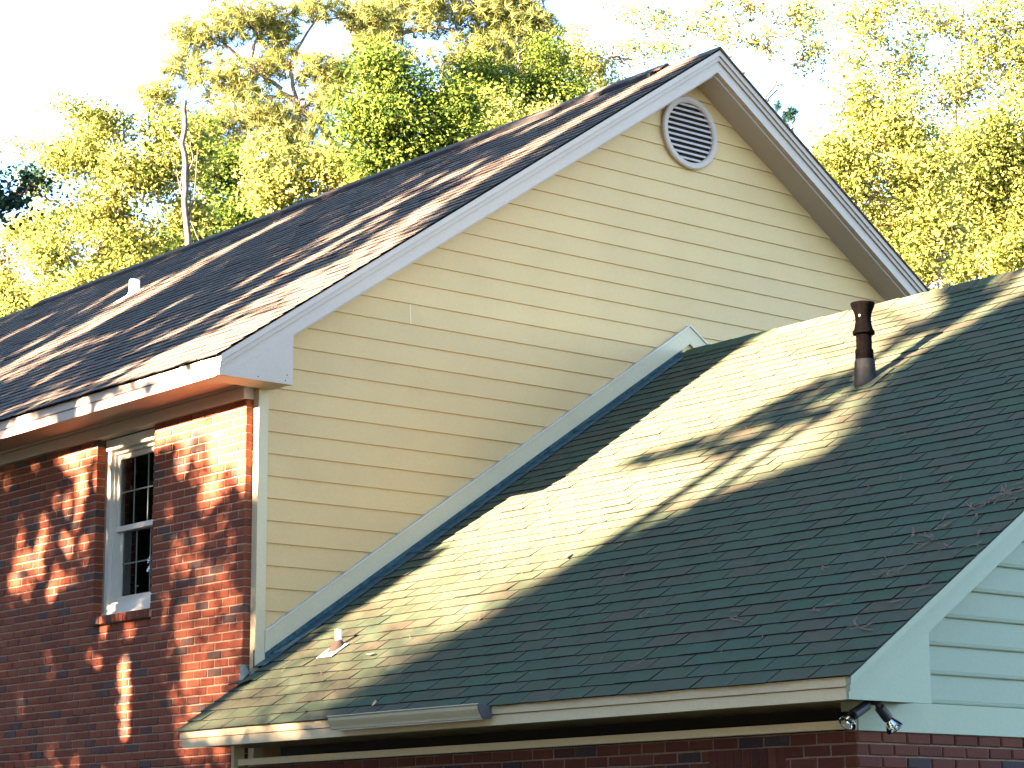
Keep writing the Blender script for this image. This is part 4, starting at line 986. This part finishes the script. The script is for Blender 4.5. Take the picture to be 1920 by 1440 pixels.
 {'name': 'broadleaf_tree', 'label': 'golden tree filling the gap between the gable slope and the wing ridge', 'kind': 'leaf', 'base': [-15.07, 25.15, 0.0], 'trunk': [[-15.07, 25.15, 11.96], [-14.87, 25.06, 13.01], [-14.82, 24.82, 13.95]], 'tr': 0.08, 'limbs': [[[-14.87, 25.06, 13.01], [-14.52, 25.26, 13.74]], [[-14.84, 24.97, 13.43], [-14.94, 24.64, 14.06]]], 'blobs': [[-14.94, 24.64, 14.06, 0.54, 0.64, 1.0], [-14.62, 25.2, 13.53, 0.64, 0.64, 1.0], [-14.91, 25.02, 13.01, 0.64, 0.43, 1.0], [-15.02, 24.15, 15.32, 0.64, 0.54, 1.0], [-14.19, 25.41, 14.47, 0.64, 0.64, 1.0], [-14.61, 24.78, 14.9, 0.64, 0.54, 1.0], [-13.63, 25.93, 14.99, 0.64, 0.64, 1.0], [-13.44, 26.73, 13.2, 0.54, 0.54, 1.0]], 'tone': 0.55, 'leaf': 0.11, 'dens': 1.1},
]

# ------------------------------------------------------------------ trees
nr = np.random.default_rng(11)
LEAF = {
    'yellow': mat_leaf('yellow_green_leaf', (0.070, 0.115, 0.020), (0.30, 0.295, 0.080), 0.55),
    'green': mat_leaf('green_leaf', (0.040, 0.080, 0.016), (0.17, 0.21, 0.036), 0.5),
    'dark': mat_leaf('blue_green_leaf', (0.010, 0.030, 0.020), (0.028, 0.055, 0.034), 0.25),
    'shade': mat_leaf('evergreen_leaf', (0.010, 0.024, 0.008), (0.035, 0.055, 0.014), 0.08),
    'needle': mat_leaf('pine_needle', (0.06, 0.095, 0.025), (0.25, 0.245, 0.075), 0.3),
}

def mesh_np(name, verts, faces, mat, tone):
    """verts (N,3), faces (F,k) all the same size, tone (F,)"""
    me = bpy.data.meshes.new(name)
    k = faces.shape[1]; F = faces.shape[0]
    me.vertices.add(len(verts)); me.vertices.foreach_set('co', verts.astype(np.float32).ravel())
    me.loops.add(F * k); me.loops.foreach_set('vertex_index', faces.astype(np.int32).ravel())
    me.polygons.add(F); me.polygons.foreach_set('loop_start', np.arange(0, F * k, k, dtype=np.int32))
    at = me.attributes.new('tone', 'FLOAT', 'FACE'); at.data.foreach_set('value', tone.astype(np.float32))
    me.materials.append(mat)
    me.update(calc_edges=True)
    return me

def unit(a): return a / np.maximum(np.linalg.norm(a, axis=1, keepdims=True), 1e-9)

def leaves_mesh(name, centres, size, mat, tone, droop=0.35, asp=0.62):
    n = len(centres)
    t = unit(nr.normal(size=(n, 3)) * np.array([1, 1, .6]) + np.array([0, 0, -droop]))
    nrm = unit(nr.normal(size=(n, 3)) + np.array([0, 0, .9]))
    s = unit(np.cross(t, nrm)); up = np.cross(s, t)
    L = size * nr.uniform(.65, 1.35, n)[:, None]
    w = L * asp
    v = np.stack([centres - t * L * .5, centres + s * w * .5 + up * L * .10, centres + t * L * .5, centres - s * w * .5 + up * L * .10], 1).reshape(-1, 3)
    f = np.arange(n * 4).reshape(n, 4)
    # two triangles so a leaf is folded along its rib
    f3 = np.concatenate([f[:, [0, 1, 2]], f[:, [0, 2, 3]]])
    return mesh_np(name, v, f3, mat, np.concatenate([tone, tone]))

def clumps(blobs, dens, leaf, pxr=None):
    """leaf centres gathered in small sprays inside each ellipsoid"""
    out = []; cl = []; tn = []
    for (x, y, z, rx, rz, d) in blobs:
        area = math.pi * rx * rz
        n = int(area * (d ** .8) * dens * 4.2 / (leaf * leaf * .62 * .5 * .75))
        per = 14
        nc = max(3, n // per)
        u = unit(nr.normal(size=(nc, 3)))
        rad = nr.uniform(0, 1, nc)[:, None] ** .42
        rad = rad * nr.uniform(.75, 1.15, nc)[:, None]
        c = np.array([x, y, z]) + u * rad * np.array([rx, rx, rz])
        c += nr.normal(size=3) * np.array([.2, .2, 0.0])
        cl.append(c)
        k = np.repeat(np.arange(nc), per)
        sp = nr.uniform(.10, .24, nc)[k][:, None]
        tn.append(nr.normal(0, .27, nc)[k])
        out.append(c[k] + nr.normal(size=(len(k), 3)) * sp * np.array([1, 1, .6]))
    return np.concatenate(out), np.concatenate(cl), np.concatenate(tn)

def tufts_mesh(name, blobs, dens, L, mat, tone_base):
    V = []; T = []
    for (x, y, z, rx, rz, d) in blobs:
        nc = int(math.pi * rx * rz * d * dens * 135)
        u = unit(nr.normal(size=(nc, 3)))
        c = np.array([x, y, z]) + u * (nr.uniform(0, 1, nc)[:, None] ** .5) * np.array([rx, rx, rz])
        per = 22
        k = np.repeat(np.arange(nc), per)
        axis = unit(nr.normal(size=(nc, 3)) * .6 + np.array([0, 0, .8]))[k]
        d_ = unit(nr.normal(size=(len(k), 3)) + axis * 1.1)
        s = unit(np.cross(d_, nr.normal(size=(len(k), 3)))) * .011
        p0 = c[k] + d_ * .02; p1 = c[k] + d_ * L * nr.uniform(.7, 1.1, len(k))[:, None]
        V.append(np.stack([p0 - s, p0 + s, p1], 1).reshape(-1, 3))
        T.append(np.clip(tone_base + nr.normal(0, .25, nc), 0, 1)[k])
    V = np.concatenate(V)
    return mesh_np(name, V, np.arange(len(V)).reshape(-1, 3), mat, np.concatenate(T))

def wobble(pts, amt):
    P = [Vector(q) for q in pts]; out = [P[0]]
    for a, b in zip(P[:-1], P[1:]):
        n = 4
        for i in range(1, n + 1):
            q = a.lerp(b, i / n)
            if i < n: q += Vector([float(v) for v in nr.normal(0, amt, 3)])
            out.append(q)
    return out

def trunk_limbs(t, twig_targets, mat, parent):
    base = Vector(t['base'])
    tp = [base] + [Vector(q) for q in t['trunk']]
    P = wobble(tp, .015 if t['kind'] == 'snag' else .05); n = len(P)
    snag = t['kind'] == 'snag'
    r0 = t['tr'] * (.75 if snag else 1.25)
    rad = [r0 * (1 - (.35 if snag else .8) * i / (n - 1)) for i in range(n)]
    b = MB(); b.tube(P, rad, 9); b.build('trunk', mat, parent, smooth=True)
    allp = list(P)
    b = MB()
    for l in t['limbs']:
        Q = wobble(l, .012 if t['kind'] == 'snag' else .035); m = len(Q)
        lr = t['tr'] * (.20 if snag and l is not t['limbs'][0] else .42)
        b.tube(Q, [lr * (1 - .72 * i / (m - 1)) for i in range(m)], 6)
        allp += Q
    if twig_targets is not None and len(twig_targets):
        A = np.array([tuple(q) for q in allp])
        for c in twig_targets:
            dd = np.linalg.norm(A - c, axis=1) + 1.5 * np.maximum(0, A[:, 2] - c[2])
            a = Vector(A[int(np.argmin(dd))]); e = Vector([float(v) for v in c])
            mid = a.lerp(e, .55) + Vector((0, 0, -.12 * (e - a).length))
            Q = wobble([a, mid, e], .04)
            b.tube(Q, [.026 * (1 - .75 * i / (len(Q) - 1)) for i in range(len(Q))], 4, caps=False)
    if b.f:
        b.build('branches', mat, parent, smooth=True, kind='stuff')

for t in TREES:
    root = thing(t['name'], t['label'], 'tree', tuple(t['base']), 'trees behind the house')
    k = t['kind']
    if k == 'snag':
        trunk_limbs(t, None, M['deadwood'], root)
        continue
    if k == 'leaf':
        cen, cl, tn = clumps(t['blobs'], t['dens'], t['leaf'] * .8)
        tw = cl[nr.choice(len(cl), min(len(cl), 45), replace=False)]
        pale = t['tone'] > .6
        trunk_limbs(t, tw, M['bark_pale'] if pale else M['bark'], root)
        sel = 'dark' if t['tone'] < .1 else ('yellow' if t['tone'] > .5 else 'green')
        tone = np.clip(nr.normal(.15 + .6 * t['tone'], .22, len(cen)) + tn, 0, 1)
        link('crown', leaves_mesh('crown', cen, t['leaf'] * .8, LEAF[sel], tone), root)
    else:
        bl = t['blobs']
        tw = np.array([[q[0], q[1], q[2]] for q in bl] + [[q[0] + nr.normal() * q[3] * .6, q[1] + nr.normal() * q[3] * .6, q[2] + nr.normal() * q[4] * .5] for q in bl])
        trunk_limbs(t, tw, M['bark'], root)
        link('crown', tufts_mesh('crown', bl, t['dens'], t['leaf'], LEAF['needle'] if t['tone'] > .2 else LEAF['dark'], t['tone']), root)

# ---- trees in front of the house, out of the picture, whose shade falls on it --
# (a, v): a across the sun's path, v height of the shadow over the wall foot
HX, HY, TE = 0.1795, 0.9838, 0.2447
def from_sun(a, v, d):
    return np.stack([a * HY - d * HX, -a * HX - d * HY, v + d * TE], -1)

EDGE_V = [1.5, 2.29, 2.33, 2.5, 2.8, 3.07, 3.5, 3.83, 4.27, 4.57, 4.78, 4.99, 5.3, 5.6, 6.1, 6.4, 6.7, 7.0, 7.6, 8.2, 10.0, 12.5]
EDGE_A = [-0.3, -0.1, 1.9, 1.98, 2.05, 2.08, 2.23, 2.33, 2.6, 2.76, 3.3, 3.7, 3.6, 3.4, 3.1, 3.2, 3.25, 3.5, 3.9, 4.2, 4.6, 6.0]
def sunward_tree(name, label, base_a, d, leaf, cen, mat, tone, top):
    b0 = from_sun(np.array(base_a), np.array(0.0), d)
    root = thing(name, label, 'tree', (float(b0[0]), float(b0[1]), 0.0), 'trees on the sunny side of the house')
    P = [Vector((float(b0[0]), float(b0[1]), z)) for z in np.linspace(0, top, 8)]
    for q in P[1:]: q += Vector((rng.uniform(-.06, .06), rng.uniform(-.3, .3), 0))
    b = MB(); b.tube(P, [.16 * (1 - .75 * i / 7) for i in range(8)], 10); b.build('trunk', M['bark'], root, smooth=True)
    b = MB()
    sel = cen[nr.choice(len(cen), 60, replace=False)]
    for c in sel:
        z = max(2.0, min(top - .2, c[2] - 0.35 * np.hypot(c[0] - b0[0], c[1] - b0[1])))
        a = Vector((float(b0[0]), float(b0[1]), float(z))); e = Vector([float(q) for q in c])
        Q = wobble([a, a.lerp(e, .5) + Vector((0, 0, -.1)), e], .05)
        b.tube(Q, [.035 * (1 - .8 * i / (len(Q) - 1)) for i in range(len(Q))], 5, caps=False)
    b.build('branches', M['bark'], root, smooth=True, kind='stuff')
    link('crown', leaves_mesh('crown', cen, leaf, mat, tone), root)

# dense evergreen that shades the wing
n = 200000
vv = nr.uniform(-3.6, 12.5, n); aa = nr.uniform(-0.4, 9.6, n)
e = np.interp(vv, EDGE_V, EDGE_A) + nr.normal(0, .07, n)
soft = np.clip((aa - e - np.where(vv > 4.9, .02, .10)) / np.where(vv > 4.9, .35, .55), 0, 1) ** 2.1
keep = (nr.uniform(0, 1, n) < np.where(vv < 2.30, (aa > e + .05) * 1.0, soft)) & (aa < 9.4 - .03 * np.maximum(0, vv - 6) ** 2)
aa, vv = aa[keep], vv[keep]
dd = 17 + nr.uniform(-2.2, 2.2, len(aa))
sunward_tree('evergreen_tree', 'dense evergreen whose shade covers the lower wing roof', 5.2, 17, .24, from_sun(aa, vv, dd), LEAF['shade'], np.clip(nr.normal(.4, .2, len(aa)), 0, 1), 15.0)

# open leafy trees that dapple the brick wall and the main roof
# gaps between the crowns, as lines (a, v) - (a, v) with a half width, that stripe the main roof
STREAKS =  [(-7.19, 6.73, -7.02, 6.97, 0.68), (-7.3, 6.94, -7.02, 7.35, 0.59), (-7.02, 7.35, -6.9, 7.84, 0.77), (-6.9, 7.84, -7.02, 8.44, 0.55), (-7.02, 8.44, -7.06, 8.89, 0.5), (-7.06, 8.89, -6.85, 9.43, 0.39), (-6.53, 6.47, -5.58, 6.79, 0.25), (-5.58, 6.79, -4.73, 6.78, 0.12), (-2.39, 6.15, -2.07, 6.29, 0.18), (-2.61, 5.28, -1.98, 5.42, 0.13), (-1.98, 5.42, -1.32, 5.62, 0.17), (-1.32, 5.62, -1.05, 5.73, 0.19), (0.17, 5.16, -0.1, 5.63, 0.41), (-0.1, 5.63, -0.33, 6.17, 0.46), (-0.33, 6.17, -0.36, 6.65, 0.58), (-0.36, 6.65, -0.82, 7.45, 0.28), (-0.82, 7.45, -1.0, 8.23, 0.31), (-1.0, 8.23, -1.17, 9.1, 0.28), (-1.17, 9.1, -1.02, 10.08, 0.28), (-2.15, 6.38, -1.94, 6.81, 0.24), (-1.05, 6.18, -0.96, 6.61, 0.24), (-9.15, 8.51, -9.34, 8.89, 0.24), (-2.02, 7.16, -2.05, 7.85, 0.29), (-2.89, 8.01, -2.89, 8.84, 0.25), (-2.54, 8.33, -2.21, 8.81, 0.27), (-1.51, 8.58, -1.08, 8.99, 0.25), (-3.01, 7.28, -3.12, 7.93, 0.19), (-2.65, 7.78, -2.75, 8.04, 0.18), (-3.64, 9.84, -2.8, 10.11, 0.16), (-1.18, 5.39, -1.0, 5.64, 0.17), (-3.34, 5.32, -2.73, 5.47, 0.15), (-11.17, 8.26, -10.98, 8.55, 0.32), (-2.48, 9.68, -2.07, 10.25, 0.2)]
def lit(a, v):
    """1 where the photograph's sun gets through freely, 0 where it is well screened"""
    L = np.zeros_like(a)
    def spot(ca, cv, ra, rv, s=1.0):
        nonlocal L
        L = np.maximum(L, s * np.clip(1.5 - ((a - ca) / ra) ** 2 - ((v - cv) / rv) ** 2, 0, 1))
    spot(-.2, 4.95, .38, .42); spot(-.9, 5.02, .9, .10); spot(-.95, 4.85, .14, .25, .8); spot(-.55, 4.55, .2, .15, .8); spot(-.3, 5.55, 1.1, .42); 
    spot(.9, 4.8, 1.9, .55); spot(.8, 5.6, 1.6, .6); spot(.8, 6.4, 1.9, .6); spot(1.4, 7.0, 1.8, .35); spot(1.2, 3.7, .95, .8, .95); spot(1.25, 2.9, .75, .6, .85); spot(2.2, 4.45, .9, .5); spot(2.7, 4.75, .7, .4)
    spot(-2.75, 4.55, .22, .32, .8); spot(-2.6, 4.85, .14, .3, .9); spot(-3.6, 4.05, .34, .26, .75); spot(-2.9, 4.1, .32, .2, .6); spot(-1.3, 4.9, .12, .2, .8); spot(-2.32, 4.75, .06, .3, .9); spot(-1.68, 4.93, .07, .09, 1); spot(-1.62, 3.70, .12, .05, .9)
    spot(-1.78, 3.0, .09, .7, .9); spot(-1.15, 3.7, .08, 1.2, .8); spot(-.5, 3.2, .62, .85, .97); spot(-.55, 2.6, .5, .4, .9); spot(-.9, 3.95, .3, .3, .8); spot(-3.3, 4.3, .2, .2, .75); spot(-2.6, 4.1, .25, .12, .75); spot(-3.7, 3.8, .3, .15, .75); spot(-3.0, 3.85, .2, .2, .7); spot(-2.2, 3.4, .1, .3, .6); spot(-3.5, 4.6, .2, .1, .7); spot(-.5, 2.5, .5, .35, .55); spot(-.75, 4.2, .2, .3, .6); spot(-3.1, 4.55, .15, .12, .7); spot(-2.4, 4.2, .12, .25, .6)
    spot(-2.7, 4.97, .7, .08, .9); spot(-1.7, 5.05, .12, .10, .9)
    spot(-7.77, 8.3, .28, .4); spot(-4.2, 6.0, .2, .25, .8); spot(-3.4, 6.6, .15, .35, .8); spot(-4.4, 7.2, .15, .4, .8); spot(-5.6, 8.3, .2, .4, .8); spot(-8.4, 7.6, .3, .3, .8); spot(-1.6, 7.5, .12, .4, .8); spot(-3.8, 9.2, .15, .4, .7)
    for (a0, v0, a1, v1, w) in STREAKS:
        da, dv = a1 - a0, v1 - v0
        k = np.clip(((a - a0) * da + (v - v0) * dv) / (da * da + dv * dv), 0, 1)
        d2 = (a - a0 - k * da) ** 2 + (v - v0 - k * dv) ** 2
        L = np.maximum(L, .95 * np.clip(1.45 - d2 / (w * (1.15 if min(a0, a1) > -1.19 else .78)) ** 2, 0, 1))
    return L
n = 240000
aa = nr.uniform(-17, 3.4, n); vv = nr.uniform(-2.9, 11.8, n)
per = 9
cidx = np.repeat(np.arange(n // per), per)
ca, cv = aa[:n // per][cidx], vv[:n // per][cidx]
aa = ca + nr.normal(0, .13, len(ca)); vv = cv + nr.normal(0, .11, len(ca))
veil = (ca > .3) & (cv > 2.2) & (cv < 4.4)
aa = np.where(veil, ca + nr.normal(0, .4, len(ca)), aa); vv = np.where(veil, cv + nr.normal(0, .4, len(ca)), vv)
L = lit(aa, vv)
edge = np.interp(vv, EDGE_V, EDGE_A)
# leafy islands on the wing roof and a thin veil at its low end
isl = np.zeros_like(aa)
for (c0, c1, r0, r1) in ((1.45, 5.36, .35, .10), (1.9, 5.47, .35, .13), (2.3, 5.72, .30, .16), (2.45, 6.1, .28, .15), (2.8, 6.02, .25, .14), (2.5, 5.33, .25, .09), (2.85, 5.62, .25, .13), (2.2, 5.95, .2, .12), (2.8, 6.75, .35, .06), (3.1, 7.05, .3, .06)):
    isl = np.maximum(isl, np.clip(1.6 - ((aa - c0) / r0) ** 2 - ((vv - c1) / r1) ** 2, 0, 1))
screen = np.where(aa < .3, np.where(vv > 5.3, .78, .95) * (1 - L), 0.0)
screen = np.where((aa < .3) & (vv < 4.2), .95 * (1 - L), screen)
screen = np.where((aa < -4.4) & (vv > 5.2), .82 * (1 - L), screen)
screen = np.maximum(screen, np.where(aa < edge + .2, isl * .30, 0))
screen = np.where((vv > 10.4), .4, screen)
screen = np.where((vv < 2.3) & (aa < edge), .75, screen)
keep = nr.uniform(0, 1, len(aa)) < screen
aa, vv = aa[keep], vv[keep]
groups = [(-17.0, -6.8, -9.5, 21, 'leafy tree on the sunny lawn shading the far main roof'), (-6.8, -2.6, -4.6, 18, 'leafy tree on the sunny lawn dappling the far brick wall'),
          (-2.6, .1, -1.46, 15, 'slim leafy tree whose trunk shadow crosses the brick wall'), (.1, 3.5, 3.05, 15, 'small leafy tree that dapples the wing roof')]
for (a0, a1, ab, d, lab) in groups:
    s = (aa >= a0) & (aa < a1)
    dd = d + nr.uniform(-1.8, 1.8, s.sum())
    sunward_tree('leafy_tree', lab, ab, d, .23, from_sun(aa[s], vv[s], dd), LEAF['shade'], np.clip(nr.normal(.7, .2, s.sum()), 0, 1), 13.0 if a0 < 0 else 10.5)

# the woods go on behind and beside them
def wood_tree(x, y, h, rad, label, n=9000):
    root = thing('evergreen_tree', label, 'tree', (x, y, 0.0), 'trees on the sunny side of the house')
    b = MB(); b.tube([(x, y, 0), (x + .2, y, h * .5), (x, y + .1, h * .92)], [.24, .16, .04], 9); b.build('trunk', M['bark'], root, smooth=True)
    u = unit(nr.normal(size=(n, 3))); u *= nr.uniform(0, 1, n)[:, None] ** .4
    z = (u[:, 2] + 1) / 2
    w_ = 1.15 - .55 * z
    c = np.stack([x + u[:, 0] * rad * w_, y + u[:, 1] * rad * w_, .6 + z * (h - .6)], 1) + nr.normal(size=(n, 3)) * .15
    link('crown', leaves_mesh('crown', c, .34, LEAF['shade'], np.clip(nr.normal(.5, .2, n), 0, 1)), root)
for (x, y, h, rad, lab) in ((9.5, -25, 17, 4.2, 'broad dark evergreen standing in the wood behind the lawn'), (17, -27, 18, 4.5, 'tallest dark evergreen of the wood behind the lawn'), (24, -23, 16, 4.2, 'dark evergreen at the end of the wood'), (13, -19, 9, 3.6, 'low dark evergreen at the lawn edge'), (19.5, -19, 10, 3.6, 'low dark evergreen at the lawn corner'),
                            (-3, -29, 8, 3.2, 'low dark evergreen deep in the wood'), (-11, -31, 8.5, 3.4, 'low dark evergreen far down the wood'), (-19, -27, 17, 4.4, 'dark evergreen beyond the leafy trees'), (-25, -13, 15, 4.2, 'dark evergreen reflected in the far side of the window'), (-31, -19, 16, 4.6, 'dark evergreen reflected in the near side of the window'), (-24, -20, 13, 3.6, 'dark evergreen between the reflected pair')):
    wood_tree(x, y, h, rad, lab)

# unseen tall crowns added to cut sky light, above the sun reaching the roofs
for (a0, a1, ab, d, lab) in ((-9, -2, -5.6, 22, 'unseen tall tree added to block sky light from the front wall'), (-2, 5, 2.6, 20, 'unseen tall tree added to block sky light from the brick corner')):
    n = 15000
    k = np.repeat(np.arange(n // 10), 10)
    ca = nr.uniform(a0, a1, n // 10)[k]; cv = nr.uniform(10.9, 19.5, n // 10)[k]
    mid = .5 * (a0 + a1)
    ok = ((ca - mid) / (.56 * (a1 - a0))) ** 2 + (np.maximum(0, cv - 14.5) / 5.2) ** 2 < 1
    ca, cv = ca[ok] + nr.normal(0, .3, ok.sum()), np.maximum(cv[ok] + nr.normal(0, .3, ok.sum()), 10.8)
    sunward_tree('leafy_tree', lab, ab, d, .32, from_sun(ca, cv, d + nr.uniform(-3, 3, len(ca))), LEAF['shade'], np.clip(nr.normal(.7, .2, len(ca)), 0, 1), 22.0)

# a fine leaved tree further out: its thin top softens the edges of the sun patch and veils the low end
n = 110000
aa = nr.uniform(-1.6, 4.2, n); vv = nr.uniform(2.2, 7.6, n)
e = np.interp(vv, EDGE_V, EDGE_A)
tau = np.where(aa > .15, np.clip((4.7 - vv) / 2.2, 0, 1) ** 1.2 * 1.25, 0.0)
tau = np.maximum(tau, np.where((aa < .15) & (aa > -1.4), np.clip((4.6 - vv) / .8, 0, 1) * 2.0, 0))
tau += np.clip((aa - e + .30) / .55, 0, 1) ** 1.5 * 2.2 * (aa > .2)
for (c0, c1, r0, r1) in ((1.45, 5.36, .40, .12), (1.9, 5.47, .40, .16), (2.3, 5.74, .36, .19), (2.45, 6.1, .34, .18), (2.8, 6.02, .3, .16), (2.5, 5.33, .32, .10), (2.85, 5.62, .3, .15), (2.2, 5.95, .26, .14), (2.8, 6.75, .35, .07), (3.1, 7.05, .3, .07)):
    tau += 1.7 * np.clip(1.4 - ((aa - c0) / r0) ** 2 - ((vv - c1) / r1) ** 2, 0, 1)
keep = nr.uniform(0, 1, n) < tau / 3.9
aa, vv = aa[keep], vv[keep]
sunward_tree('fine_leaved_tree', 'fine leaved tree out on the lawn that veils the sun on the wing roof', 3.9, 27, .085, from_sun(aa, vv, 27 + nr.uniform(-2, 2, len(aa))), LEAF['shade'], np.clip(nr.normal(.6, .2, len(aa)), 0, 1), 12.5)
